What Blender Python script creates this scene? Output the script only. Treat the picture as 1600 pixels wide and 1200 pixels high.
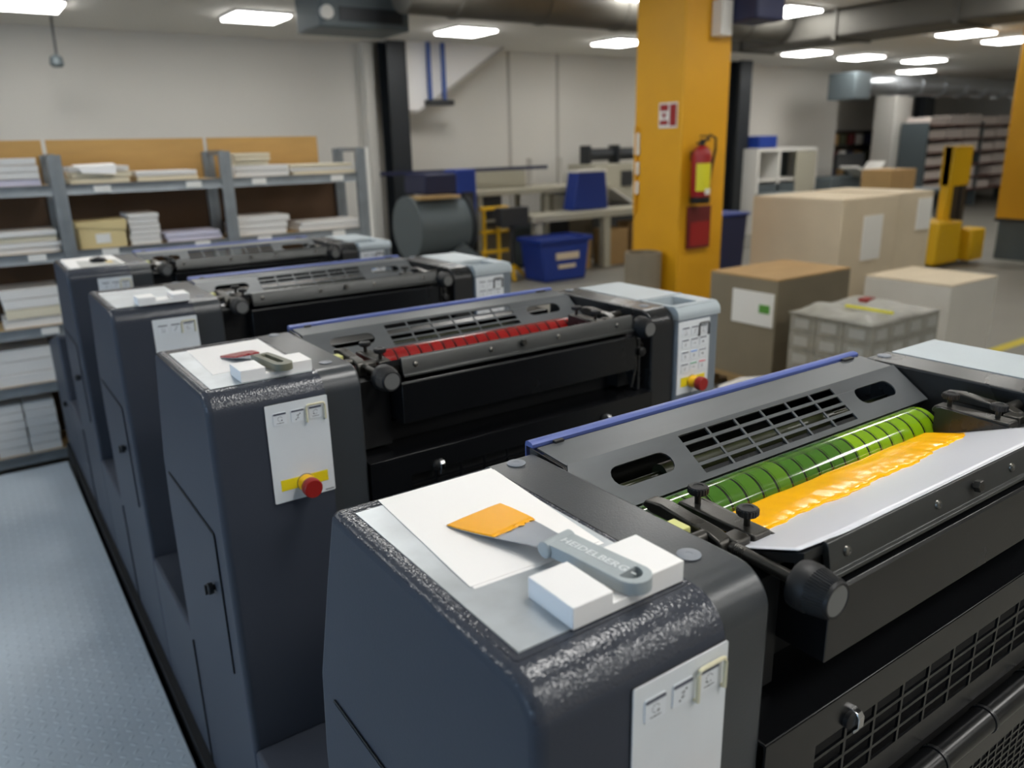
import bpy, bmesh, math, random
import numpy as np
from mathutils import Matrix, Vector
random.seed(7)
sc = bpy.context.scene
for o in list(bpy.data.objects): bpy.data.objects.remove(o)
COL = sc.collection
ZO = 1.36            # everything below is measured from the upper edge of the press panels; the room floor lies 1.36 m under it

# ------------------------------------------------------------------ camera, light, exposure
def cam_axes(yaw, pitch, roll):
    fw = Vector((math.sin(yaw)*math.cos(pitch), math.cos(yaw)*math.cos(pitch), -math.sin(pitch)))
    rt = Vector((math.cos(yaw), -math.sin(yaw), 0)); up = rt.cross(fw)
    return math.cos(roll)*rt+math.sin(roll)*up, -math.sin(roll)*rt+math.cos(roll)*up, fw
cd = bpy.data.cameras.new('camera'); cam = bpy.data.objects.new('camera', cd); COL.objects.link(cam)
r_, u_, f_ = cam_axes(0.60190902, 0.29457141, -0.02407284)
M = Matrix((r_, u_, -f_)).transposed().to_4x4(); M.translation = Vector((-0.41148, -0.42479, 0.45987+ZO))
cam.matrix_world = M
cd.sensor_width = 36; cd.lens = 36*1230.7/1600; cd.clip_start = .05; cd.clip_end = 100
cd.dof.use_dof = True; cd.dof.focus_distance = 1.12; cd.dof.aperture_fstop = 3.7
sc.camera = cam
sc.view_settings.view_transform = 'Standard'; sc.view_settings.look = 'None'
sc.view_settings.gamma = 1; sc.view_settings.use_curve_mapping = False
sc.view_settings.exposure = 0.0
wd = bpy.data.worlds.new('world'); sc.world = wd; wd.use_nodes = True
wd.node_tree.nodes['Background'].inputs[0].default_value = (.62, .75, 1, 1)
wd.node_tree.nodes['Background'].inputs[1].default_value = 1.0
LAMP = 19.0          # emission of the ceiling panels
DAYLIGHT = 6.0       # brightness of the daylit window panes in the left wall

# ------------------------------------------------------------------ materials
def lin(c): return tuple(((v/255)/12.92 if v/255 <= .04045 else ((v/255+.055)/1.055)**2.4) for v in c)
MATS = {}
def mat(name, rgb, rough=.5, metal=0., bump=0., scale=200., var=0., vscale=8., spec=.5, coat=0., detail=2., aniso=None, stretch=None):
    m = bpy.data.materials.new(name); m.use_nodes = True; nt = m.node_tree; b = nt.nodes['Principled BSDF']
    c = lin(rgb); b.inputs['Base Color'].default_value = (*c, 1)
    b.inputs['Roughness'].default_value = rough; b.inputs['Metallic'].default_value = metal
    b.inputs['Specular IOR Level'].default_value = spec
    if coat: b.inputs['Coat Weight'].default_value = coat; b.inputs['Coat Roughness'].default_value = .05
    tc = nt.nodes.new('ShaderNodeTexCoord'); src = tc.outputs['Object']
    if stretch:
        mp = nt.nodes.new('ShaderNodeMapping'); mp.inputs['Scale'].default_value = stretch; nt.links.new(src, mp.inputs['Vector']); src = mp.outputs['Vector']
    if bump:
        n = nt.nodes.new('ShaderNodeTexNoise'); n.inputs['Scale'].default_value = scale; n.inputs['Detail'].default_value = detail
        bp = nt.nodes.new('ShaderNodeBump'); bp.inputs['Strength'].default_value = bump; bp.inputs['Distance'].default_value = .002
        nt.links.new(src, n.inputs['Vector']); nt.links.new(n.outputs['Fac'], bp.inputs['Height']); nt.links.new(bp.outputs['Normal'], b.inputs['Normal'])
    if var:
        n2 = nt.nodes.new('ShaderNodeTexNoise'); n2.inputs['Scale'].default_value = vscale; n2.inputs['Detail'].default_value = 5
        rp = nt.nodes.new('ShaderNodeValToRGB')
        rp.color_ramp.elements[0].position = .3; rp.color_ramp.elements[1].position = .7
        rp.color_ramp.elements[0].color = (*[v*(1-var) for v in c], 1); rp.color_ramp.elements[1].color = (*[min(1, v*(1+var)) for v in c], 1)
        nt.links.new(src, n2.inputs['Vector']); nt.links.new(n2.outputs['Fac'], rp.inputs['Fac']); nt.links.new(rp.outputs['Color'], b.inputs['Base Color'])
        mr = nt.nodes.new('ShaderNodeMapRange'); mr.inputs['To Min'].default_value = max(.03, rough-.12*var*4); mr.inputs['To Max'].default_value = min(1, rough+.12*var*4)
        nt.links.new(n2.outputs['Fac'], mr.inputs['Value']); nt.links.new(mr.outputs['Result'], b.inputs['Roughness'])
    MATS[name] = m; return m
def emis(name, rgb, s):
    m = bpy.data.materials.new(name); m.use_nodes = True; nt = m.node_tree; nt.nodes.remove(nt.nodes['Principled BSDF'])
    e = nt.nodes.new('ShaderNodeEmission'); e.inputs[0].default_value = (*rgb, 1); e.inputs[1].default_value = s
    nt.links.new(e.outputs[0], nt.nodes['Material Output'].inputs[0]); MATS[name] = m; return m
mat('console', (60, 63, 71), .14, bump=.42, scale=280, detail=1.0, var=.04, vscale=9, spec=.45)
mat('console_side', (58, 62, 71), .50, bump=.08, scale=250, var=.04, vscale=4, spec=.22)
mat('frame', (58, 61, 64), .30, bump=.10, scale=420, var=.05, vscale=14)
mat('frame_black', (33, 34, 35), .28, bump=.05, scale=500, var=.12, vscale=7)
mat('hood', (92, 95, 97), .40, .30, bump=.03, scale=300, var=.12, vscale=6, stretch=(1, 4, 4))
mat('black', (17, 18, 20), .26, bump=.02, scale=300, var=.10, vscale=4)
mat('black_matte', (16, 16, 17), .6)
mat('black_plastic', (20, 20, 21), .5, bump=.05, scale=600)
mat('cast', (64, 62, 58), .30, .6, bump=.10, scale=500, var=.2, vscale=25)
mat('steel', (120, 118, 112), .30, .9, var=.15, vscale=30)
mat('chrome', (205, 205, 205), .16, 1.)
mat('lip', (70, 71, 70), .30, .5, bump=.03, scale=300, var=.15, vscale=7, stretch=(1, 5, 5))
mat('knob_face', (112, 112, 110), .45, .2)
mat('cap', (122, 127, 135), .42)
mat('panel', (222, 225, 227), .38, var=.03, vscale=10)
mat('button', (226, 229, 232), .35)
mat('print_grey', (88, 90, 102), .5)
mat('print_black', (18, 18, 20), .5)
mat('print_blue', (92, 150, 225), .5); mat('print_green', (40, 145, 100), .5); mat('print_red', (205, 50, 60), .5)
mat('stripe_yellow', (238, 214, 30), .45)
mat('stop_yellow', (240, 186, 20), .35)
mat('stop_red', (150, 34, 30), .38)
mat('guard_cream', (214, 207, 176), .35, coat=.2)
mat('guard_black', (60, 56, 54), .4)
mat('blue_rail', (84, 99, 160), .40, .1, var=.06, vscale=6)
mat('lid', (170, 179, 183), .42, bump=.10, scale=400, var=.04, vscale=9)
mat('drive_grey', (112, 120, 128), .42, bump=.05, scale=300, var=.04, vscale=5)
mat('paper', (244, 241, 238), .85)
mat('aluminium', (188, 193, 196), .36, .5, bump=.03, scale=80, var=.16, vscale=14)
mat('white_plastic', (240, 238, 236), .45)
mat('knife_grey', (158, 166, 168), .50, bump=.05, scale=700, var=.06, vscale=40)
mat('knife_letters', (206, 210, 210), .5)
mat('knife_old', (112, 112, 96), .5, var=.12, vscale=40)
mat('blade', (152, 158, 166), .34, .6, var=.06, vscale=30)
mat('foil', (216, 217, 223), .22, coat=.2, bump=.02, scale=25)
mat('ink_yellow', (255, 184, 4), .14, bump=.04, scale=40, detail=2, spec=.35, stretch=(.25, 1, 1))
mat('ink_yellow_blade', (244, 170, 4), .34, bump=.05, scale=60, detail=2, spec=.25)
mat('ink_red', (146, 24, 26), .30, bump=.35, scale=150)
mat('ink_black', (18, 16, 20), .25, bump=.5, scale=150, coat=.3)
mat('inner_roller', (56, 60, 36), .3, coat=.2)
mat('roller_dark', (38, 40, 46), .2, coat=.4)
mat('yellow_tag', (206, 206, 130), .5)
mat('tread', (184, 193, 200), .42, .15, bump=.08, scale=120, var=.08, vscale=3)
mat('concrete', (126, 124, 116), .5, bump=.06, scale=40, var=.10, vscale=1.2)
mat('wall', (216, 213, 206), .85, bump=.03, scale=60, var=.02, vscale=.8)
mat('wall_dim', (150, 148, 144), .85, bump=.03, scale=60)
mat('wall_joint', (182, 179, 173), .85)
mat('ceiling', (226, 224, 218), .9)
mat('galv', (142, 148, 152), .42, .6, var=.10, vscale=12)
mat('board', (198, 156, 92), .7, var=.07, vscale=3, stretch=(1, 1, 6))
mat('board_shaded', (92, 68, 46), .8, var=.08, vscale=3)  # back board with the shade below the top shelf put into its colour
mat('shelf_wood', (190, 160, 112), .7, var=.08, vscale=6)
mat('paper_edge', (226, 223, 218), .8, bump=.6, scale=600, stretch=(.02, .02, 1), var=.05, vscale=30)
mat('paper_cream', (224, 214, 188), .8, bump=.5, scale=600, stretch=(.02, .02, 1), var=.05, vscale=30)
mat('paper_lilac', (206, 204, 222), .8, bump=.5, scale=600, stretch=(.02, .02, 1))
mat('carton', (214, 194, 142), .75, var=.05, vscale=5)
mat('kraft', (166, 134, 88), .8, var=.07, vscale=4)
mat('kraft_dark', (128, 118, 98), .8, var=.07, vscale=4)
mat('cream_box', (206, 191, 164), .75, var=.05, vscale=3)
mat('white_box', (214, 210, 200), .7, var=.03, vscale=3)
mat('wrap', (150, 148, 138), .45, bump=.5, scale=25, var=.15, vscale=14)
mat('wrap_label', (172, 172, 166), .4)
mat('wood', (150, 124, 84), .8, var=.15, vscale=9)
mat('pillar_yellow', (220, 160, 16), .5, bump=.03, scale=60, var=.05, vscale=2)
mat('red', (150, 24, 26), .4); mat('dark_red', (104, 24, 26), .5); mat('label_yellow', (222, 214, 40), .5)
mat('label_white', (228, 226, 220), .6); mat('label_green', (90, 150, 60), .6)
mat('blue', (30, 62, 150), .4); mat('blue_bin', (24, 52, 132), .45); mat('navy', (30, 36, 70), .5)
mat('dark_steel', (46, 50, 54), .45, .3); mat('machine_grey', (92, 102, 106), .5, .2); mat('machine_beige', (176, 172, 154), .5)
mat('machine_dark', (44, 46, 48), .5); mat('yellow_paint', (226, 178, 20), .45); mat('duct', (96, 94, 88), .5, .45, bump=.05, scale=20, var=.12, vscale=2)
mat('duct_silver', (178, 182, 186), .3, .8, bump=.15, scale=12)
mat('core', (132, 122, 104), .8, var=.06, vscale=4); mat('pipe_blue', (60, 86, 150), .4); mat('rack_white', (234, 222, 214), .7); mat('rack_line', (120, 78, 66), .6)
mat('floor_line', (206, 186, 40), .6)
emis('daylight_pane', (.50, .72, 1.0), DAYLIGHT)
lampm = emis('lamp_panel', (1, .985, .95), LAMP)

def roller_mat(name, base, alt, line, split=None, period=.0325, phase=0.):
    """inked roller: thin dark rings between the ink zones, thinner ink film left of the split"""
    m = bpy.data.materials.new(name); m.use_nodes = True; nt = m.node_tree; b = nt.nodes['Principled BSDF']
    N = nt.nodes.new; L = nt.links.new
    g = N('ShaderNodeTexCoord'); sx = N('ShaderNodeSeparateXYZ'); L(g.outputs['Object'], sx.inputs[0])
    def math_(op, a, b2):
        n = N('ShaderNodeMath'); n.operation = op
        for i, v in enumerate((a, b2)):
            if hasattr(v, 'links'): L(v, n.inputs[i])
            else: n.inputs[i].default_value = v
        return n.outputs[0]
    x = math_('ADD', sx.outputs[0], 2*period*20+phase)
    t = math_('FRACT', math_('DIVIDE', x, period), 0.)
    ring = math_('LESS_THAN', t, .13)
    ring2 = math_('MULTIPLY', math_('GREATER_THAN', t, .19), math_('LESS_THAN', t, .235))
    rings = math_('MAXIMUM', ring, math_('MULTIPLY', ring2, .6))
    zone = math_('FLOOR', math_('DIVIDE', x, period), 0.)
    wn = N('ShaderNodeTexWhiteNoise'); wn.noise_dimensions = '1D'; L(zone, wn.inputs['W'])
    mx = N('ShaderNodeMix'); mx.data_type = 'RGBA'; mx.inputs[6].default_value = (*lin(base), 1); mx.inputs[7].default_value = (*lin(alt), 1)
    if split is None: L(math_('MULTIPLY', wn.outputs[0], .5), mx.inputs[0])
    else:
        L(math_('MINIMUM', math_('MAXIMUM', math_('ADD', math_('MULTIPLY', math_('GREATER_THAN', sx.outputs[0], split), .85), math_('MULTIPLY', math_('SUBTRACT', wn.outputs[0], .3), .35)), 0.), 1.), mx.inputs[0])
    m2 = N('ShaderNodeMix'); m2.data_type = 'RGBA'; m2.inputs[7].default_value = (*lin(line), 1); L(mx.outputs[2], m2.inputs[6]); L(rings, m2.inputs[0])
    L(m2.outputs[2], b.inputs['Base Color']); b.inputs['Roughness'].default_value = .10; b.inputs['Coat Weight'].default_value = .5; b.inputs['Coat Roughness'].default_value = .03
    MATS[name] = m; return m
roller_mat('roller_green', (60, 104, 28), (124, 164, 16), (24, 34, 18), split=.105)
roller_mat('roller_red', (132, 18, 18), (156, 26, 20), (46, 8, 12))

# ------------------------------------------------------------------ mesh helpers
class MB:
    def __init__(s): s.v = []; s.f = []; s.m = []
    def add(s, V, F, mi=0):
        n = len(s.v); s.v += [tuple(map(float, p)) for p in V]; s.f += [tuple(i+n for i in f) for f in F]; s.m += [mi]*len(F); return s
    def box(s, x0, x1, y0, y1, z0, z1, mi=0):
        V = [(x, y, z) for z in (z0, z1) for y in (y0, y1) for x in (x0, x1)]
        return s.add(V, [(0, 2, 3, 1), (4, 5, 7, 6), (0, 1, 5, 4), (2, 6, 7, 3), (0, 4, 6, 2), (1, 3, 7, 5)], mi)
    def prism(s, poly, axis, a, b, mi=0):
        n = len(poly)
        put = {'x': lambda p, t: (t, p[0], p[1]), 'y': lambda p, t: (p[0], t, p[1]), 'z': lambda p, t: (p[0], p[1], t)}[axis]
        V = [put(p, a) for p in poly]+[put(p, b) for p in poly]
        return s.add(V, [tuple(range(n-1, -1, -1)), tuple(range(n, 2*n))]+[(i, (i+1) % n, n+(i+1) % n, n+i) for i in range(n)], mi)
    def lathe(s, prof, o, ax, n=20, mi=0, ribs=0, rd=0.):
        """prof = [(radius, height along ax)]"""
        ax = Vector(ax).normalized(); o = Vector(o); t = Vector((0, 0, 1)) if abs(ax.z) < .9 else Vector((1, 0, 0))
        e1 = ax.cross(t).normalized(); e2 = ax.cross(e1); V = []; F = []
        for r, h in prof:
            for k in range(n):
                a = 2*math.pi*k/n; V.append(o+ax*h+(e1*math.cos(a)+e2*math.sin(a))*max(r, 1e-5))
        for j in range(len(prof)-1):
            for k in range(n): F.append((j*n+k, j*n+(k+1) % n, (j+1)*n+(k+1) % n, (j+1)*n+k))
        F.append(tuple(range(n))); F.append(tuple((len(prof)-1)*n+k for k in range(n)))
        return s.add(V, F, mi)
    def cyl(s, p0, p1, r, r2=None, n=20, mi=0):
        d = Vector(p1)-Vector(p0); return s.lathe([(r, 0), (r if r2 is None else r2, d.length)], p0, d, n, mi)
    def tube(s, path, r, n=8, mi=0):
        path = [Vector(p) for p in path]; V = []; F = []
        for i, p in enumerate(path):
            d = (path[min(i+1, len(path)-1)]-path[max(i-1, 0)]).normalized(); t = Vector((0, 0, 1)) if abs(d.z) < .9 else Vector((0, 1, 0))
            e1 = d.cross(t).normalized(); e2 = d.cross(e1)
            V += [p+(e1*math.cos(2*math.pi*k/n)+e2*math.sin(2*math.pi*k/n))*r for k in range(n)]
        for i in range(len(path)-1):
            for k in range(n): F.append((i*n+k, i*n+(k+1) % n, (i+1)*n+(k+1) % n, (i+1)*n+k))
        F.append(tuple(range(n))); F.append(tuple((len(path)-1)*n+k for k in range(n)))
        return s.add(V, F, mi)
    def plate(s, outer, holes, fn, thick, mi=0):
        """sheet with real holes; fn maps (u, v, w) to space, w from 0 to thick"""
        cu = bpy.data.curves.new('tmp', 'CURVE'); cu.dimensions = '2D'; cu.fill_mode = 'BOTH'; cu.extrude = .5
        for pts in [outer]+holes:
            sp = cu.splines.new('POLY'); sp.points.add(len(pts)-1); sp.use_cyclic_u = True
            for q, p in zip(sp.points, pts): q.co = (p[0], p[1], 0, 1)
        ob = bpy.data.objects.new('tmp', cu); me = ob.to_mesh()
        V = [fn(v.co.x, v.co.y, (v.co.z+.5)*thick) for v in me.vertices]; F = [tuple(p.vertices) for p in me.polygons]
        ob.to_mesh_clear(); bpy.data.objects.remove(ob); bpy.data.curves.remove(cu)
        return s.add(V, F, mi)
    def text(s, body, size, fn, depth, mi=0, shear=0., bold=0., space=1.):
        cu = bpy.data.curves.new('tmp', 'FONT'); cu.body = body; cu.size = size; cu.extrude = .5; cu.offset = bold; cu.shear = shear; cu.space_character = space; cu.resolution_u = 3
        cu.align_x = 'CENTER'; cu.align_y = 'CENTER'
        ob = bpy.data.objects.new('tmp', cu); me = ob.to_mesh()
        V = [fn(v.co.x, v.co.y, (v.co.z+.5)*depth) for v in me.vertices]; F = [tuple(p.vertices) for p in me.polygons]
        ob.to_mesh_clear(); bpy.data.objects.remove(ob); bpy.data.curves.remove(cu)
        return s.add(V, F, mi)
    def mirror(s, xm):
        m = MB(); m.v = [(2*xm-x, y, z) for x, y, z in s.v]; m.f = [tuple(reversed(f)) for f in s.f]; m.m = list(s.m); return m
    def shift(s, dx, dy, dz): s.v = [(x+dx, y+dy, z+dz) for x, y, z in s.v]; return s
    def rotz(s, a, cx, cy):
        c, n = math.cos(a), math.sin(a); s.v = [(cx+(x-cx)*c-(y-cy)*n, cy+(x-cx)*n+(y-cy)*c, z) for x, y, z in s.v]; return s
WP = {}
def obj(name, mb, mats, parent=None, bevel=0., seg=3, label=None, cat=None, group=None, kind=None, edges=None, ang=35, sub=0):
    V = np.array(mb.v); lo = V.min(0); hi = V.max(0); loc = Vector(((lo[0]+hi[0])/2, (lo[1]+hi[1])/2, lo[2]))
    me = bpy.data.meshes.new(name); me.from_pydata([tuple(p) for p in V-np.array(loc)], [], mb.f)
    for m in ([mats] if isinstance(mats, str) else mats): me.materials.append(MATS[m])
    me.polygons.foreach_set('material_index', mb.m)
    bm = bmesh.new(); bm.from_mesh(me); bmesh.ops.recalc_face_normals(bm, faces=bm.faces); bm.to_mesh(me); bm.free()
    me.polygons.foreach_set('use_smooth', [True]*len(me.polygons)); me.set_sharp_from_angle(angle=math.radians(ang)); me.update()
    o = bpy.data.objects.new(name, me); COL.objects.link(o)
    w = loc+Vector((0, 0, ZO)); WP[o.name] = w
    if parent: o.parent = parent; o.location = w-WP[parent.name]
    else: o.location = w
    if bevel:
        md = o.modifiers.new('bevel', 'BEVEL'); md.width = bevel; md.segments = seg; md.harden_normals = False
        if edges:
            at = me.attributes.new('bevel_weight_edge', 'FLOAT', 'EDGE'); off = np.array(loc)
            for e in me.edges:
                a, b = (np.array(me.vertices[i].co)+off for i in e.vertices)
                at.data[e.index].value = 1. if edges(a, b) else 0.
            md.limit_method = 'WEIGHT'
        else: md.limit_method = 'ANGLE'; md.angle_limit = math.radians(40)
    if sub: md = o.modifiers.new('smooth', 'SUBSURF'); md.levels = sub; md.render_levels = sub
    tag(o, label, cat, group, kind); return o
def tag(o, label=None, cat=None, group=None, kind=None):
    for k, v in (('label', label), ('category', cat), ('group', group), ('kind', kind)):
        if v: o[k] = v
def empty(name, x, y, z, label=None, cat=None, group=None, kind=None):
    o = bpy.data.objects.new(name, None); COL.objects.link(o); o.empty_display_size = .05
    o.location = (x, y, z+ZO); WP[o.name] = Vector((x, y, z+ZO)); tag(o, label, cat, group, kind); return o
def copy_tree(o, parent=None, d=None):
    c = o.copy(); COL.objects.link(c); c.parent = parent
    if d is not None: c.location = o.location+Vector(d); WP[c.name] = WP[o.name]+Vector(d)
    for ch in list(o.children): copy_tree(ch, c)
    return c
def rect(x0, x1, y0, y1): return [(x0, y0), (x1, y0), (x1, y1), (x0, y1)]
def slot(cx, cy, half, r, n=8):
    return [(cx+half+r*math.cos(a), cy+r*math.sin(a)) for a in np.linspace(-math.pi/2, math.pi/2, n)]+[(cx-half+r*math.cos(a), cy+r*math.sin(a)) for a in np.linspace(math.pi/2, 3*math.pi/2, n)]
def rrect(x0, x1, y0, y1, r, n=4):
    P = []
    for cx, cy, a0 in ((x1-r, y0+r, -90), (x1-r, y1-r, 0), (x0+r, y1-r, 90), (x0+r, y0+r, 180)):
        P += [(cx+r*math.cos(math.radians(a0+90*k/n)), cy+r*math.sin(math.radians(a0+90*k/n))) for k in range(n+1)]
    return P
def arc(cx, cy, r, a0, a1, n): return [(cx+r*math.cos(math.radians(a0+(a1-a0)*k/n)), cy+r*math.sin(math.radians(a0+(a1-a0)*k/n))) for k in range(n+1)]

ZP = -1.16           # tread platform beside the press
ZF = -1.36           # hall floor
XM = .6115           # mirror plane of a printing unit

# ------------------------------------------------------------------ the hall
def structure():
    s = dict(kind='structure')
    obj('floor', MB().box(-5, 26, -5, 13, ZF-.1, ZF), 'concrete', **s)
    obj('ceiling', MB().box(-5, 26, -5, 13, 1.9, 2.0), 'ceiling', **s)
    obj('wall_back', MB().box(-5, 16.4, 10.8, 11.0, ZF, 1.9), 'wall', **s)
    obj('wall_recess', MB().box(16.2, 16.4, 11.0, 13, ZF, 1.9), 'wall', **s)
    obj('wall_far', MB().box(16.2, 26, 13.0, 13.2, ZF, 1.9), 'wall', **s)
    obj('wall_right', MB().box(26, 26.2, -5, 13, ZF, 1.9), 'wall', **s)
    obj('wall_front', MB().box(-5, 26, -5.2, -5, ZF, 1.9), 'wall', **s)
    m = MB()
    m.plate(rect(-5.2, 11, ZF, 1.9), [rect(-1.9+2.6*i, -.1+2.6*i, -.55, 1.05) for i in range(3)], lambda u, v, w: (-5.2+w, u, v), .2)
    obj('wall_left', m, 'wall_dim', **s)
    for i in range(3):
        y0 = -1.9+2.6*i; w = empty('window_%d' % (i+1), -5.1, y0+.9, -.55, kind='structure')
        obj('window_frame', MB().plate(rect(y0, y0+1.8, -.55, 1.05), [rect(y0+.06, y0+.87, -.49, .99), rect(y0+.93, y0+1.74, -.49, .99)], lambda u, v, t: (-5.14+t, u, v), .06), 'white_plastic', parent=w)
        for k in range(2): obj('pane', MB().box(-5.115, -5.105, y0+.06+.87*k, y0+.87+.87*k, -.49, .99), 'daylight_pane', parent=w)
    # panel joints of the back wall
    for i, x in enumerate((4.95, 7.35, 8.35)):
        obj('trim_%d' % (i+1), MB().box(x, x+.05, 10.785, 10.8, ZF, 1.9), 'wall_joint', **s)
    obj('trim_4', MB().box(4.75, 4.9, 10.6, 10.8, ZF, 1.9), 'wall', bevel=.01, **s)
structure()
def steel_column(x, y, w, d, label):
    r = empty('steel_column', x, y, ZF, label, 'column', 'dark steel columns of the hall')
    m = MB(); m.box(x-w/2, x+w/2, y-d/2, y-d/2+.03, ZF, 1.9); obj('flange', m, 'dark_steel', parent=r)
    m = MB(); m.box(x-w/2, x+w/2, y+d/2-.03, y+d/2, ZF, 1.9); obj('flange', m, 'dark_steel', parent=r)
    m = MB(); m.box(x-.012, x+.012, y-d/2+.03, y+d/2-.03, ZF, 1.9); obj('web', m, 'dark_steel', parent=r)
steel_column(5.12, 10.45, .30, .30, 'dark steel column beside the shelving in front of the pale back wall')
steel_column(12.55, 10.4, .34, .30, 'dark steel column right behind the yellow pillar with the extinguisher')
steel_column(20.4, 11.0, .45, .30, 'dark steel column beside the white pillar at far right')

# lamps: the rows in view, then unseen panels added to light the hall
lamp_spots = [(.55, 9.15), (2.72, 8.95), (5.44, 8.95), (8.14, 9.0), (10.83, 8.5), (12.28, 8.75), (14.0, 8.8), (15.9, 8.65),
              (7.97, 5.97), (12.28, 6.05), (13.9, 6.17)]
lamp_labels = ['ceiling light panel at the upper left corner of the frame', 'ceiling light panel above the shelving, left of the hanging grey box',
 'ceiling light panel between the dark column and the yellow pillar', 'ceiling light panel touching the left edge of the yellow pillar',
 'small ceiling light panel just right of the yellow pillar under the duct', 'second ceiling light panel right of the pillar in the far row',
 'third ceiling light panel right of the pillar in the far row', 'fourth ceiling light panel right of the pillar in the far row',
 'ceiling light panel peeking above the dark duct', 'bright ceiling light panel in the near row toward the right edge', 'ceiling light panel cut by the yellow pillar at the right edge']
def lamp(x, y, label):
    r = empty('ceiling_light', x, y, 1.87, label, 'ceiling light', 'square ceiling light panels')
    obj('frame', MB().plate(rect(x-.31, x+.31, y-.31, y+.31), [rect(x-.29, x+.29, y-.29, y+.29)], lambda u, v, w: (u, v, 1.872+w), .028), 'white_plastic', parent=r)
    obj('diffuser', MB().box(x-.29, x+.29, y-.29, y+.29, 1.850, 1.896), 'lamp_panel', parent=r)
for (x, y), l in zip(lamp_spots, lamp_labels): lamp(x, y, l)
for y, xs in ((6.0, (-2.2, .9, 3.4, 5.8, 17.5, 21.0)), (3.2, (-2.2, .9, 3.4, 5.8, 8.2, 12.3, 17.5, 21.0)), (.4, (.9, 8.2, 12.3)), (-1.3, (.7, 2.2, 3.9)), (-3.0, (2.2, 3.9)), (10.2, (18.4,))):
    for x in xs: lamp(x, y, 'added ceiling light panel lighting the hall, outside the picture')

# big duct under the ceiling, its second arm, silver duct
def duct():
    r = empty('air_duct', 6, 7.0, 1.3, 'wide dark grey air duct running under the ceiling behind the yellow pillar', 'air duct')
    m = MB(); m.cyl((3.2, 6.4, 1.84), (8.40, 6.4, 1.84), .24, n=28); obj('duct_tube', m, 'duct', parent=r)
    for k in range(5):
        x = 3.7+k*1.0; m = MB(); m.cyl((x, 6.4, 1.84), (x+.05, 6.4, 1.84), .25, n=28); obj('joint_ring', m, 'duct', parent=r)
    r = empty('air_duct', 10.6, 3, 1.3, 'dark grey boxed air duct crossing above the pallets toward the right', 'air duct')
    m = MB(); m.box(8.45, 9.15, -1.0, 7.2, 1.57, 1.89); obj('duct_tube', m, 'duct', parent=r, bevel=.04)
    for k in range(6):
        y = 0+k*1.4; m = MB(); m.box(8.43, 9.17, y, y+.05, 1.555, 1.895); obj('joint_ring', m, 'duct', parent=r)
    r = empty('silver_duct', 17, 9, 1.2, 'shiny silver spiral duct along the far right under the lights', 'air duct')
    m = MB(); m.cyl((14.6, 9.3, 1.45), (22, 9.3, 1.50), .20, n=24); obj('duct_tube', m, 'duct_silver', parent=r)
    for k in range(8):
        x = 15.0+k*.9; m = MB(); m.cyl((x, 9.3, 1.453), (x+.05, 9.3, 1.453), .212, n=24); obj('joint_ring', m, 'duct_silver', parent=r)
    m = MB(); m.box(14.2, 14.75, 9.0, 9.6, 1.15, 1.65); obj('end_box', m, 'machine_grey', parent=r, bevel=.03)
duct()
def ceiling_box():
    r = empty('ceiling_unit', 3.0, 6.9, 1.5, 'grey boxed unit hanging from the ceiling above the dark column', 'ventilation unit')
    obj('housing', MB().box(2.66, 3.58, 7.0, 7.6, 1.54, 1.89), 'machine_grey', parent=r, bevel=.02)
    obj('motor', MB().cyl((2.72, 6.95, 1.66), (2.72, 7.0, 1.66), .06), 'label_white', parent=r)
    obj('flap', MB().box(2.85, 3.5, 6.985, 7.0, 1.60, 1.72), 'dark_steel', parent=r)
ceiling_box()
def hanging_sensor():
    r = empty('hanging_sensor', .82, 10.0, 1.4, 'small grey sensor hanging on a cable above the shelving', 'sensor')
    obj('cable', MB().cyl((.83, 10, 1.5), (.84, 10, 1.9), .012, n=8), 'machine_dark', parent=r)
    m = MB(); m.lathe([(.02, .1), (.06, .07), (.07, .0), (.05, -.03)], (.82, 10, 1.42), (0, 0, 1), 14); obj('sensor_head', m, 'machine_grey', parent=r)
hanging_sensor()
def wedge():  # white triangular prism below the ceiling, with a sloping lower edge
    r = empty('ceiling_wedge', 6.2, 10.5, 1.0, 'white triangular bulkhead under the ceiling beside the dark column', 'wedge')
    obj('wedge_body', MB().prism([(5.30, 1.9), (5.30, .98), (5.45, .98), (6.95, 1.9)], 'y', 10.35, 10.8), 'white_plastic', parent=r)
    obj('edge_trim', MB().prism([(5.30, .98), (5.30, .95), (5.47, .95), (7.0, 1.9), (6.95, 1.9), (5.45, .98)], 'y', 10.33, 10.8), 'wall_joint', parent=r)
    for x, zb, t in ((5.62, 1.12, 'left of the pair of blue pipes on the white bulkhead'), (5.86, 1.12, 'right of the pair of blue pipes on the white bulkhead')):
        obj('blue_pipe', MB().cyl((x, 10.28, zb), (x, 10.28, 1.9), .035, n=12), 'pipe_blue', label=t, cat='pipe', group='blue pipes on the bulkhead')
    obj('pipe_bracket', MB().box(5.55, 5.98, 10.2, 10.34, 1.04, 1.12), 'machine_dark', bevel=.01, label='dark bracket at the foot of the two blue pipes', cat='bracket')
wedge()

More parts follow.
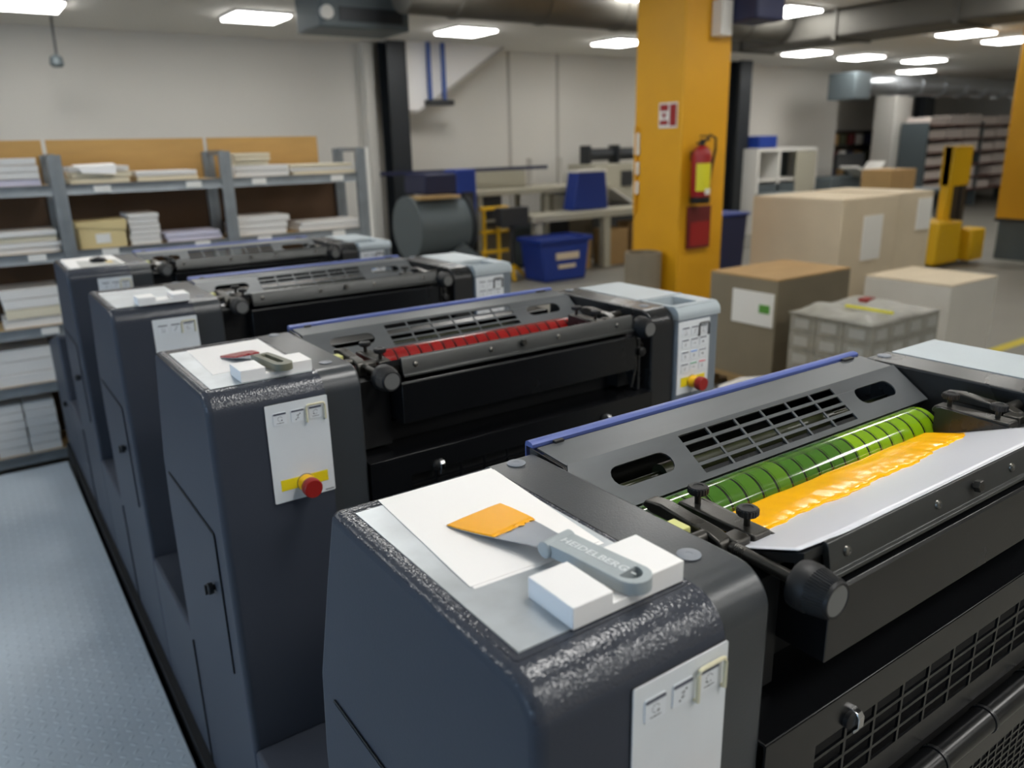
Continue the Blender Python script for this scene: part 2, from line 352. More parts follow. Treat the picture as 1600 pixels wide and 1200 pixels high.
# ------------------------------------------------------------------ tread-plate platform
def platform():
    p = empty('tread_platform', -.9, 1.8, ZF, 'grey checker plate walkway along the left side of the press', 'platform')
    obj('deck', MB().box(-2.4, -.142, -2.5, 4.33, ZF, ZP), 'tread', parent=p, bevel=.004)
    m = MB(); loz = []; L = .0135; W = .0042; H = .0011
    base = [(-L, 0, 0), (-L*.5, -W, 0), (L*.5, -W, 0), (L, 0, 0), (L*.5, W, 0), (-L*.5, W, 0)]; top = [(-L*.6, 0, H), (0, -W*.4, H), (L*.6, 0, H), (0, W*.4, H)]
    Fz = [(0, 1, 7, 6), (1, 2, 7), (2, 3, 8, 7), (3, 4, 9, 8), (4, 5, 9), (5, 0, 6, 9), (6, 7, 8, 9)]
    pt = base+top; V = []; F = []; n = 0; px = .034; ix = 0
    for i in range(38):
        for j in range(118):
            x = -.165-i*px; y = .35+j*px
            if y > 4.31: continue
            a = math.radians(48 if (i+j) % 2 else -42); c, s = math.cos(a), math.sin(a)
            V += [(x+q[0]*c-q[1]*s, y+q[0]*s+q[1]*c, ZP+q[2]) for q in pt]; F += [tuple(n+k for k in f) for f in Fz]; n += 10
    m.v = V; m.f = F; m.m = [0]*len(F)
    obj('raised_lozenges', m, 'tread', parent=p, kind='stuff')
platform()

# ------------------------------------------------------------------ printing units
def panel_symbol(mb, cx, cz, y, kind):
    """print on a push button: ring of dashes over an arrow line, or a Z between two arrow heads"""
    def seg(x0, z0, x1, z1, w=.00045):
        dx, dz = x1-x0, z1-z0; L = math.hypot(dx, dz); nx, nz = -dz/L*w, dx/L*w
        mb.add([(x0+nx, y, z0+nz), (x1+nx, y, z1+nz), (x1-nx, y, z1-nz), (x0-nx, y, z0-nz)], [(0, 1, 2, 3)], 2)
    def head(x, z, dx, dz, s=.0019):
        L = math.hypot(dx, dz); dx, dz = dx/L, dz/L
        mb.add([(x+dx*s, y, z+dz*s), (x-dx*s*.6-dz*s*.8, y, z-dz*s*.6+dx*s*.8), (x-dx*s*.6+dz*s*.8, y, z-dz*s*.6-dx*s*.8)], [(0, 1, 2)], 2)
    if kind in ('ring_right', 'ring_left'):
        for k in range(7):
            a = math.radians(20+k*44); b = a+math.radians(26)
            seg(cx+.0045*math.cos(a), cz+.002+.0045*math.sin(a), cx+.0045*math.cos(b), cz+.002+.0045*math.sin(b))
        sg = 1 if kind == 'ring_right' else -1
        head(cx+sg*.0036, cz-.0012, -.2*sg, -1); seg(cx-.007, cz-.0062, cx+.007, cz-.0062); head(cx-.001, cz-.0062, -1, 0, .0015)
    elif kind == 'zed':
        seg(cx-.0025, cz+.0025, cx+.002, cz+.0035); seg(cx+.002, cz+.0035, cx-.002, cz-.0035); seg(cx-.002, cz-.0035, cx+.0025, cz-.0025)
        head(cx+.0042, cz+.0052, 1, 1.6); head(cx-.0042, cz-.0056, -1, -1.6)
    elif kind == 'dial':
        for k in range(8):
            a = math.radians(k*45); seg(cx+.0032*math.cos(a), cz+.0032*math.sin(a), cx+.0032*math.cos(a+.78), cz+.0032*math.sin(a+.78))
        seg(cx, cz-.0012, cx, cz-.006)
    elif kind == 'arrow':
        seg(cx-.006, cz, cx+.001, cz); head(cx+.003, cz, 1, 0, .0026)
    elif kind == 'double':
        seg(cx-.005, cz+.0012, cx+.005, cz+.0012); seg(cx-.004, cz-.0016, cx+.004, cz-.0016); head(cx, cz-.001, 0, -1, .003)
    elif kind == 'bars':
        seg(cx-.001, cz-.004, cx-.001, cz+.004, .0007); seg(cx+.0016, cz-.004, cx+.0016, cz+.004, .0005)
def button(parent, x, z, kind, bar='print_grey', w=.0262, h=.0245, y=0.):
    m = MB(); m.plate(rrect(x-w/2, x+w/2, z-h, z, .002), [], lambda u, v, t: (u, y-.0014+t, v), .0014, 0)
    m.plate(rrect(x-w/2+.0006, x+w/2-.0006, z-.0042, z-.0006, .0012), [], lambda u, v, t: (u, y-.0019+t, v), .0006, 1)
    panel_symbol(m, x, z-.0142, y-.0016, kind); return obj('button', m, ['button', bar, 'print_black'], parent=parent)
def guard(parent, x, z, matn, y=0.):
    def pth(r): return [(x-.0187, y-.0005, z-.034), (x-.0187, y-.0045, z-.034), (x-.0187, y-.0045, z-.006), (x-.017, y-.0045, z-.001), (x-.014, y-.0045, z), (x+.014, y-.0045, z), (x+.017, y-.0045, z-.001), (x+.0187, y-.0045, z-.006), (x+.0187, y-.0045, z-.034), (x+.0187, y-.0005, z-.034)]
    return obj('button_guard', MB().tube(pth(0), .0022, 8), matn, parent=parent)
def estop(parent, x, z, y=0.):
    m = MB(); m.lathe([(.0170, 0), (.0176, .003), (.0166, .010), (.0145, .016), (.0135, .022)], (x, y-.001, z), (0, -1, 0), 28, 0)
    m.lathe([(.0150, .020), (.0186, .024), (.0192, .028), (.0190, .040), (.0175, .0425), (.0168, .0425)], (x, y-.001, z), (0, -1, 0), 28, 1)
    m.lathe([(.0182, .0), (.0182, .0008)], (x, y, z), (0, -1, 0), 28, 2)
    return obj('emergency_stop', m, ['stop_yellow', 'stop_red', 'print_grey'], parent=parent, label='red mushroom stop button on a yellow collar')

HP0 = (.285, -.0128); HP1 = (.359, .0373); HL = math.hypot(HP1[0]-HP0[0], HP1[1]-HP0[1])
def hood_map(u, v, w):
    ty, tz = (HP1[0]-HP0[0])/HL, (HP1[1]-HP0[1])/HL
    return (u, HP0[0]+ty*v+tz*(w-.0025), HP0[1]+tz*v-ty*(w-.0025))

def make_unit():
    R = empty('printing_unit', XM, .3, ZP)
    # operator-side console
    front = [(0, ZP+.02)]+arc(.044, -.004, .044, 180, 90, 10)
    back = arc(.412, .026, .014, 90, 20, 4)+[(.462, -.068), (.523, -.245), (.540, -.39), (.545, -.72), (.545, ZP+.02)]
    m = MB(); m.prism(front+back, 'x', -.104, .1222)
    con = obj('operator_console', m, ['console', 'console_side'], parent=R, bevel=.013, seg=5, edges=lambda a, b: a[0] < -.1 and b[0] < -.1)
    for p in con.data.polygons:
        if p.normal.x < -.9 or p.normal.y < -.97 or p.normal.y > .5: p.material_index = 1
    m = MB(); m.plate(rrect(.072, .472, -.590, -.262, .006), [], lambda u, v, w: (-.1065+w, u, v), .0015)
    obj('door_gap', m, 'black_matte', parent=con)
    m = MB(); m.plate(rrect(.0745, .4705, -.588, -.2655, .006), [], lambda u, v, w: (-.1075+w, u, v), .0025); obj('side_door', m, 'console_side', parent=con)
    m = MB(); m.lathe([(.0065, 0), (.0065, .006), (.0125, .007), (.0130, .016), (.011, .0185)], (-.105, .130, -.408), (-1, 0, 0), 18); m.box(-.128, -.1235, .128, .132, -.419, -.397)
    obj('door_latch', m, 'black_plastic', parent=con)
    # shallow tray rim on the console top
    m = MB(); m.plate(rrect(-.0905, .1195, .046, .405, .004), [rrect(-.0865, .1155, .050, .401, .003)], lambda u, v, w: (u, v, .0396+w), .0012); obj('tray_rim', m, 'console', parent=con)
    # lower body under the consoles
    m = MB(); m.box(-.104, .2035, 0, .998, ZP+.02, -.73); low = obj('base_housing', m, 'console_side', parent=R, bevel=.010, seg=4)
    m = MB(); m.box(-.108, -.104, .502, .505, ZP+.03, -.745); obj('joint_gap', m, 'black_matte', parent=low)
    obj('plinth', MB().box(-.125, 1.25, 0, 1.0, ZF+.0, ZP+.02), 'black_matte', parent=R)
    # side frames with bolt caps
    fr = [(.011, ZP+.02)]+arc(.055, -.0055, .0445, 180, 90, 10)+arc(.415, .0255, .014, 90, 20, 4)+[(.465, -.07), (.53, -.25), (.545, -.72), (.545, ZP+.02)]
    m = MB(); m.prism(fr, 'x', .1242, .2035); fl = obj('side_frame', m, 'frame', parent=R, bevel=.005, seg=3, edges=lambda a, b: a[0] > .2 and b[0] > .2)
    m = MB(); m.prism(fr, 'x', 1.0195, 1.1005); frr = obj('side_frame', m, 'frame_black', parent=R, bevel=.004, seg=3)
    for f, x, mt in ((fl, .1616, 'cap'), (frr, 1.0618, 'cap')):
        for y in (.086, .4038):
            obj('bolt_cap', MB().lathe([(.0132, 0), (.0132, .0012), (.012, .0018), (.004, .0016), (.0035, .0012)], (x, y, .0395), (0, 0, 1), 26), mt, parent=f)
    for y, z in ((.05, -.055), (.05, -.20), (.1, .005)):
        obj('bolt', MB().lathe([(.008, 0), (.008, .004), (.006, .005)], (1.0195, y, z), (-1, 0, 0), 14), 'cast', parent=frr)
    # operator panel
    m = MB(); m.plate(rrect(0, .1238, -.2014, 0, .0025), [], lambda u, v, w: (u, -.0026+w, v), .0026, 0)
    m.plate(rrect(-.0008, .1246, -.2022, .0008, .0025), [], lambda u, v, w: (u, -.0012+w, v), .0012, 1)
    m.text('HEIDELBERG', .0034, lambda u, v, w: (.112+u, -.0030+w, -.1972+v), .0003, 1, bold=.0001)
    pn = obj('control_panel', m, ['panel', 'print_black'], parent=R)
    for x, k in ((.0266, 'ring_right'), (.0618, 'zed'), (.0972, 'ring_left')): button(pn, x, -.0172, k, y=-.0026)
    guard(pn, .0972, -.0120, 'guard_cream', y=-.0026)
    m = MB(); m.plate(rect(.0148, .1108, -.1778, -.1550), [], lambda u, v, w: (u, -.0031+w, v), .0005); obj('warning_stripe', m, 'stripe_yellow', parent=pn)
    estop(pn, .0640, -.1700, y=-.0026)
    # drive-side console
    dr = [(.0, ZP+.02), (.0, .008), (.41, .008), (.47, -.1), (.52, -.3), (.52, ZP+.02)]
    m = MB(); m.prism(dr, 'x', 1.1025, 1.263); dc = obj('drive_console', m, 'drive_grey', parent=R, bevel=.008, seg=3)
    m = MB(); m.plate(rect(-.002, .412, 1.1025, 1.265)[0:0] or [(1.1025, .012), (1.265, .012), (1.265, .412), (1.1025, .412)], [rrect(1.112, 1.216, .036, .132, .008)], lambda u, v, w: (u, v, .006+w), .034)
    m.prism([(.012, .006), (-.002, .006), (-.002, .016)]+arc(.022, .016, .024, 180, 115, 5)+[(.012, .040)], 'x', 1.1025, 1.265)
    lid = obj('console_lid', m, 'lid', parent=R)
    obj('lid_ridge', MB().box(1.1025, 1.262, .139, .147, .040, .0425), 'lid', parent=lid, bevel=.001)
    obj('lid_ridge', MB().box(1.1025, 1.262, .020, .028, .040, .0418), 'lid', parent=lid, bevel=.001)
    obj('tray_floor', MB().box(1.112, 1.216, .036, .132, .0085, .0105), 'drive_grey', parent=lid)
    m = MB(); m.plate(rrect(1.1045, 1.2248, -.2003, 0, .002), [], lambda u, v, w: (u, -.0026+w, v), .0026); pr = obj('control_panel', m, 'panel', parent=R)
    kinds = [['ring_right', 'zed', 'ring_left'], ['dial', 'arrow', 'double'], ['bars', 'bars', 'double'], ['dial', 'arrow', 'dial']]
    for j in range(4):
        for i in range(3):
            bar = {(2, 1): 'print_blue', (3, 1): 'print_green', (3, 2): 'print_red'}.get((j, i), 'print_grey')
            button(pr, 1.1315+.0338*i, -.0150-.0335*j, kinds[j][i], bar, w=.0255, h=.0235, y=-.0026)
    guard(pr, 1.1991, -.0100, 'guard_black', y=-.0026)
    m = MB(); m.plate(rect(1.1185, 1.2128, -.1805, -.1545), [], lambda u, v, w: (u, -.0031+w, v), .0005); obj('warning_stripe', m, 'stripe_yellow', parent=pr)
    estop(pr, 1.1620, -.1690, y=-.0026)
    m = MB(); m.box(1.1005, 1.263, .0, .998, ZP+.02, -.73); obj('base_housing', m, 'drive_grey', parent=R, bevel=.008)
    # guard hood: sloping sheet with two grip slots and a 6 by 4 grille
    gx0, gx1, v0, v1 = .4217, .8029, .0098, .0812; bw, bh = .0046, .0056; cw = (gx1-gx0-5*bw)/6; ch = (v1-v0-3*bh)/4
    holes = [slot(.3247, .0475, .0402, .0175), slot(.9027, .0475, .0385, .0175)]
    for i in range(6):
        for j in range(4):
            a = gx0+i*(cw+bw); b = v0+j*(ch+bh); holes.append(rect(a, a+cw, b, b+ch))
    m = MB(); m.plate([(.2075, 0), (1.0145, 0), (1.0145, HL), (.2147, HL), (.2075, HL*.86)], holes, hood_map, .0025); hd = obj('guard_hood', m, 'hood', parent=R)
    m = MB(); m.prism([(.285, -.0128), (.287, -.0165), (.300, -.0265), (.304, -.0265), (.3005, -.0035)], 'x', .2075, 1.0145); obj('hood_lip', m, 'frame_black', parent=hd)
    m = MB(); m.prism([(.3585, .0350), (.359, .0373), (.427, .0424), (.427, .0400)], 'x', .2147, 1.0145); obj('hood_top', m, 'hood', parent=hd)
    for x in (.2075, 1.0125):
        m = MB(); m.prism([(.287, -.014), (.359, .0362), (.435, .0415), (.435, -.03), (.30, -.05)], 'x', x, x+.002); obj('hood_cheek', m, 'frame_black', parent=hd)
    m = MB(); m.prism([(.433, .0405), (.433, .0455), (.437, .0480), (.445, .0490), (.450, .0470), (.4515, .042), (.4515, .018), (.449, .018), (.449, .0405)], 'x', .2110, 1.0175)
    obj('blue_rail', m, 'blue_rail', parent=R)
    obj('rail_stop', MB().box(.245, .262, .423, .4305, .0425, .0465), 'black_plastic', parent=R, bevel=.001)
    obj('rail_stop', MB().box(.955, .985, .421, .4305, .0425, .0465), 'black_plastic', parent=R, bevel=.001)
    # rollers inside
    for y, z, r in ((.3640, -.0270, .0165), (.425, -.095, .026)):
        obj('inner_roller', MB().cyl((.40, y, z), (.825, y, z), r, n=28).cyl((.21, y, z), (1.012, y, z), r*.35, n=14), 'inner_roller', parent=R)
    m = MB()
    for k in range(24): m.box(.43+k*.0155, .4312+k*.0155, .314, .317, -.060, -.021)
    obj('scraper_teeth', m, 'steel', parent=R)
    m = MB(); m.box(.2035, 1.0195, .10, .52, -.60, -.125); obj('inner_body', m, 'black_matte', parent=R)
    obj('back_cover', MB().box(.2035, 1.0195, .452, .53, -.60, -.02), 'black', parent=R, bevel=.004)
    obj('deck_cover', MB().box(.2035, 1.0195, .53, .99, ZP+.02, -.60), 'black', parent=R)
    obj('roller_journal', MB().lathe([(.016, 0), (.016, .025), (.030, .040), (.033, .046)], (.206, .25, -.04), (1, 0, 0), 24), 'chrome', parent=R)
    obj('roller_journal', MB().lathe([(.016, 0), (.016, .06), (.030, .085), (.033, .095)], (1.0195, .25, -.04), (-1, 0, 0), 24), 'chrome', parent=R)
    # ink fountain
    fz = lambda y: .0405-.385*(y-.017)
    m = MB(); m.prism([(.016, .038), (.206, fz(.206)-.004), (.206, fz(.206)-.010), (.016, .026)], 'x', .262, .961); obj('fountain_blade', m, 'frame_black', parent=R)
    m = MB(); m.prism([(.016, .0420), (.0120, .0405), (.0098, .036), (.0045, .0075), (-.0005, .0060), (-.0010, .0012), (.012, .0012), (.019, .040)], 'x', .296, .9475)
    lip = obj('fountain_lip', m, 'lip', parent=R, bevel=.0008, seg=2)
    for x in (.3274, .5176, .7078, .8936):
        obj('round_bolt', MB().lathe([(.0062, 0), (.0060, .0018), (.0048, .0036), (.0022, .0046), (.0018, .0036)], (x, .0082, .0238), (0, -1, .18), 16), 'steel', parent=lip)
    obj('hex_bolt', MB().lathe([(.0042, 0), (.0042, .004), (.0082, .004), (.0082, .011), (.0072, .0118)], (.6044, .0082, .0255), (0, -1, .18), 6), 'cast', parent=lip)
    obj('fountain_rib', MB().box(.268, .300, .020, .032, .010, .030), 'cast', parent=R, bevel=.0015)
    obj('fountain_lug', MB().prism([(.262, .055), (.262, .070), (.292, .066), (.292, .056)], 'z', .002, .016), 'steel', parent=R, bevel=.001)
    m = MB(); m.prism([(-.004, -.0975), (-.004, -.012), (-.001, -.008), (.13, -.008), (.13, -.0975)], 'x', .287, .947); obj('drip_pan', m, 'black', parent=R, bevel=.0012)
    obj('pan_support', MB().box(.2045, .287, .06, .13, -.16, -.01), 'black_matte', parent=R)
    obj('pan_support', MB().box(.947, 1.019, .06, .13, -.16, -.01), 'black_matte', parent=R)
    # lever linkage in the right-hand gap
    m = MB(); m.prism([(.02, -.02), (.035, -.02), (.05, -.12), (.03, -.16), (.015, -.10)], 'x', .965, .975); obj('lever', m, 'frame_black', parent=R, bevel=.002)
    m = MB(); m.lathe([(.012, 0), (.012, .02), (.008, .022)], (.985, .028, -.06), (0, -1, 0), 16); obj('lever_pin', m, 'black_plastic', parent=R)
    obj('lever', MB().box(.990, 1.000, .03, .045, -.17, -.03), 'frame_black', parent=R, bevel=.002)
    # clamps, arms, thumb screws, fountain keys: left set and its mirror image
    for side in (0, 1):
        def put(mb): return mb.mirror(XM) if side else mb
        cl = obj('fountain_clamp', put(MB().prism([(.218, .0165), (.222, .0100), (.222, .0045), (.120, .0045), (.104, -.004), (.100, -.022), (.088, -.022), (.092, -.010), (.096, .006), (.098, .0165)], 'x', .2855, .3155)), 'cast', parent=R, bevel=.0025, seg=3)
        obj('clamp_foot', put(MB().prism([(.288, .080), (.331, .088), (.331, .104), (.288, .104)], 'z', -.020, -.008)), 'cast', parent=cl, bevel=.002)
        for y, h in ((.200, .0165), (.1222, .0165)):
            m = MB(); m.lathe([(.0042, -.012), (.0042, .012), (.0046, .013)], (.3012, y, h), (0, 0, 1), 14, 1)
            n = 40; prof = []
            m.lathe([(.0062, .012), (.0118, .0135), (.0126, .0155), (.0126, .0215), (.0115, .0235), (.0070, .0240), (.0062, .0228), (.002, .0226)], (.3012, y, h), (0, 0, 1), 28, 0)
            for k in range(20):
                a = 2*math.pi*k/20; cx, cy = .3012+.0126*math.cos(a), y+.0126*math.sin(a); m.cyl((cx, cy, h+.0150), (cx, cy, h+.0222), .0011, n=5, mi=0)
            obj('thumb_screw', put(m), ['black_plastic', 'cast'], parent=cl)
        arm = obj('clamp_arm', put(MB().prism([(.238, .018), (.232, .027), (.205, .030), (.165, .026), (.128, .0235), (.110, .018), (.104, .008), (.102, -.020), (.114, -.022), (.118, .006), (.135, .013), (.22, .012)], 'x', .2385, .2610)), 'cast', parent=R, bevel=.003, seg=3)
        obj('arm_boss', put(MB().prism([(.255, .098), (.280, .098), (.282, .104), (.282, .124), (.255, .124)], 'z', -.020, .0185)), 'cast', parent=arm, bevel=.003)
        obj('pivot_pin', put(MB().cyl((.2035, .135, .016), (.240, .135, .016), .0085, n=18)), 'cast', parent=arm)
        if not side: obj('marker_block', put(MB().box(.2045, .2225, .139, .166, .012, .0325)), 'yellow_tag', parent=arm, bevel=.0015)
        key = obj('fountain_key', put(MB().cyl((.2535, .104, .0105), (.2520, -.004, .0094), .0072, n=18)), 'cast', parent=R)
        m = MB()
        for k in range(6): m.lathe([(.0072, 0), (.0080, .0009), (.0072, .0018)], (.2535, .098-k*.0026, .0105), (0, -1, 0), 18)
        obj('screw_thread', put(m), 'cast', parent=key)
        m = MB(); m.lathe([(.012, -.014), (.0262, -.012), (.0272, -.008), (.0272, .004), (.0252, .008), (.0206, .031), (.0196, .0335), (.0176, .0335), (.0172, .0322)], (.252, 0., .0092), (0, -1, 0), 36, 0)
        for k in range(44):
            a = 2*math.pi*k/44; ca, sa = math.cos(a), math.sin(a)
            m.cyl((.252+.0250*ca, -.0085, .0092+.0250*sa), (.252+.0208*ca, -.0295, .0092+.0208*sa),   .0013, n=5, mi=0)
        m.lathe([(.0172, .0318), (.0172, .0330), (.001, .0332)], (.252, 0., .0092), (0, -1, 0), 36, 1)
        obj('knob', put(m), ['black_plastic', 'knob_face'], parent=key)
        obj('trough_end_plate', put(MB().prism([(.214, .0125), (.206, .016), (.0838, .0105), (.0838, -.005), (.19, -.045), (.214, -.04)], 'x', .316, .320)), 'frame_black', parent=R)
    # lower cover with its grille and clips
    m = MB(); m.prism([(.0035, -.1720), (.10, -.1690), (.10, -.176), (.0035, -.176)], 'x', .2055, 1.0175); lc = obj('lower_cover', m, 'black', parent=R, bevel=.002)
    holes = []; cw = .0588; p = .0636; rh = .0188; rp = .0236
    for i in range(10):
        for j in range(4): holes.append(rect(.300+i*p, .300+i*p+cw, -.310+j*rp, -.310+j*rp+rh))
    m = MB(); m.plate(rect(.2055, 1.0175, -.348, -.1725), holes, lambda u, v, w: (u, .0025+w, v), .0035); obj('vent_grille', m, 'black', parent=lc)
    m = MB(); m.box(.2055, 1.0175, .03, .1, -.60, -.178); obj('cover_core', m, 'black_matte', parent=R)
    for x in (.372, .862):
        m = MB(); m.prism([(.006, -.1995), (-.006, -.2025), (-.010, -.208), (-.010, -.222), (-.005, -.228), (-.005, -.233), (-.001, -.233), (-.001, -.222), (.006, -.216)], 'x', x-.0055, x+.0055); cp = obj('cover_clip', m, 'chrome', parent=lc, bevel=.0012)
        obj('clip_base', MB().lathe([(.011, 0), (.011, .006), (.008, .008)], (x-.010, .003, -.212), (0, -1, 0), 16), 'black_plastic', parent=lc)
    m = MB(); m.cyl((.2055, -.008, -.385), (1.0175, -.008, -.385), .020, n=24); gb = obj('guide_bar', m, 'black', parent=R)
    for x in (.45, .58, .72, .86): obj('bar_collar', MB().cyl((x, -.008, -.385), (x+.006, -.008, -.385), .0215, n=24), 'frame_black', parent=gb)
    holes = [rect(.52+i*.026, .52+i*.026+.0215, -.60+j*.0145, -.60+j*.0145+.0105) for i in range(18) for j in range(9)]
    m = MB(); m.plate(rect(.2055, 1.0175, -.72, -.42), holes, lambda u, v, w: (u, -.004+w, v), .003); obj('lower_guard', m, 'black', parent=R)
    return R
U = [make_unit()]
for k in range(1, 4): U.append(copy_tree(U[0], None, (0, k, 0)))
ulab = ['nearest press unit, yellow ink in its fountain and green striped roller', 'second press unit from the front with the red striped ink roller',
        'third press unit from the front with no paper on its console', 'rearmost press unit next to the shelving']
for u, l in zip(U, ulab): tag(u, l, 'printing press', 'units of the sheet press')
def unit_roller(k, m):
    y = .25+k; obj('ink_roller', MB().lathe([(.034, 0), (.040, .001), (.040, .684), (.034, .685)], (.240, y, -.04), (1, 0, 0), 64), m, parent=U[k])
for k, m in enumerate(('roller_green', 'roller_red', 'roller_dark', 'roller_dark')): unit_roller(k, m)
def ink_pool(k, m, label, x0=.30, x1=.893, amp=1.):
    rng = np.random.RandomState(3+k); nx, ny = 160, 26; V = []; F = []; ph = rng.rand(8)*6
    for i in range(nx):
        t = i/(nx-1); x = x0+(x1-x0)*t
        yb = .118+.034*t**4+.0035*math.sin(22*t+ph[0])+.002*math.sin(61*t+ph[1])+.0012*math.sin(140*t+ph[2])
        for j in range(ny):
            s = j/(ny-1); y = yb+(.2145-yb)*s
            e = min(1, t*14, (1-t)*18)
            h = .0135*amp*(s**.55)*math.sqrt(max(e, .0))+.0005*math.sin(26*t+5*s+ph[3])*s+.0002*math.sin(61*t-9*s+ph[4])*s
            if s > .85: h -= .012*((s-.85)/.15)**2
            V.append((x, y+k, .0405-.385*(y-.017)+max(h, 0)*1.0+.0004))
    for i in range(nx-1):
        for j in range(ny-1): F.append((i*ny+j, (i+1)*ny+j, (i+1)*ny+j+1, i*ny+j+1))
    n = len(V); V += [(x, y, .0405-.385*(y-k-.017)-.001) for x, y, z in V]
    F += [tuple(reversed([q+n for q in f])) for f in F]
    for i in range(nx-1):
        F.append((i*ny, i*ny+n, (i+1)*ny+n, (i+1)*ny)); a = i*ny+ny-1; F.append((a, a+ny, a+ny+n, a+n))
    for j in range(ny-1):
        F.append((j, j+1, j+1+n, j+n)); a = (nx-1)*ny+j; F.append((a, a+n, a+1+n, a+1))
    mb = MB(); mb.add(V, F); return obj('ink_pool', mb, m, label=label, cat='ink', ang=80)
ink_pool(0, 'ink_yellow', 'thick glossy yellow ink lying along the green roller')
ink_pool(1, 'ink_red', 'dark red ink lying along the red striped roller', amp=.6)
def foil():
    nx, ny = 60, 14; V = []; F = []
    for i in range(nx):
        t = i/(nx-1); x = .262+(.900-.262)*t
        for j in range(ny):
            s = j/(ny-1); y0 = .0125+.010*max(0, 1-t*9); y = y0+(.205-y0)*s
            V.append((x, y, .0412-.385*(y-.017)+.0012*math.sin(7*t+3*s)*s*(1-s)*2-.0022*math.sin(math.pi*s)*.5))
    for i in range(nx-1):
        for j in range(ny-1): F.append((i*ny+j, (i+1)*ny+j, (i+1)*ny+j+1, i*ny+j+1))
    mb = MB(); mb.add(V, F); o = obj('fountain_foil', mb, 'foil', label='white protective foil lining the ink trough of the nearest unit', cat='foil')
    md = o.modifiers.new('solid', 'SOLIDIFY'); md.thickness = .0005; md.offset = 0
foil()

# things lying on the consoles
def sheet(name, pts, z, t, m, label, cat, grp=None):
    mb = MB(); mb.prism(pts, 'z', z, z+t); return obj(name, mb, m, label=label, cat=cat, group=grp)
ZT = .0402
g = 'metal plates on the consoles'
sheet('metal_plate', rect(-.0815, .1150, .0555, .3940), ZT, .0009, 'aluminium', 'bare metal plate under the paper beside the yellow knife', 'metal plate', g)
sheet('metal_plate', rect(-.0820, .1150, 1.0375, 1.3735), ZT, .0009, 'aluminium', 'bare metal plate under the paper beside the red knife', 'metal plate', g)
sheet('metal_plate', rect(-.0820, .1150, 2.0350, 2.3560), ZT, .0009, 'aluminium', 'bare metal plate on the console without any paper', 'metal plate', g)
sheet('metal_plate', rect(-.0820, .1150, 3.0400, 3.3600), ZT, .0009, 'aluminium', 'metal plate under the paper on the rearmost console', 'metal plate', g)
g = 'paper sheets on the consoles'
sheet('paper_sheet', [(-.058, .1640), (.1050, .1570), (.1235, .4020), (-.0435, .4035)], ZT+.0010, .0003, 'paper', 'lower white sheet peeking out under the yellow knife', 'paper', g)
sheet('paper_sheet', [(-.060, .1689), (.1028, .1625), (.1220, .4070), (-.0448, .4083)], ZT+.0014, .0005, 'paper', 'upper white sheet under the yellow ink knife', 'paper', g)
sheet('paper_sheet', [(-.0523, 1.1347), (.1120, 1.1480), (.1160, 1.3827), (-.0442, 1.3755)], ZT+.0010, .0005, 'paper', 'white sheet under the red ink knife', 'paper', g)
sheet('paper_sheet', [(-.083, 3.0600), (.1180, 3.0600), (.1200, 3.4150), (-.0790, 3.3900)], ZT+.0010, .0005, 'paper', 'white sheet covering the rearmost console', 'paper', g)
sheet('paper_sheet', [(-.045, 3.0450), (.1060, 3.0450), (.1060, 3.2300), (-.0330, 3.2700)], ZT+.0018, .0006, 'wrap_label', 'grey sheet lying on the white sheet of the rearmost console', 'paper', g)
def block(y0, label, dx=0.):
    x0, x1, a, b, zb, zt = -.0242+dx, .1166+dx, .0239+dx, .0693+dx, ZT+.0010, .0642; zn = .0512
    mb = MB(); mb.prism([(x0, zb), (x1, zb), (x1, zt), (b, zt), (b, zn), (a, zn), (a, zt), (x0, zt)], 'y', y0, y0+.0685)
    return obj('knife_rest', mb, 'white_plastic', bevel=.0009, seg=2, label=label, cat='block', group='white knife rests on the consoles')
block(.0515, 'white notched block carrying the grey knife with yellow ink'); block(1.0420, 'white notched block carrying the knife with red ink')
block(2.0180, 'empty white notched block on the third console')

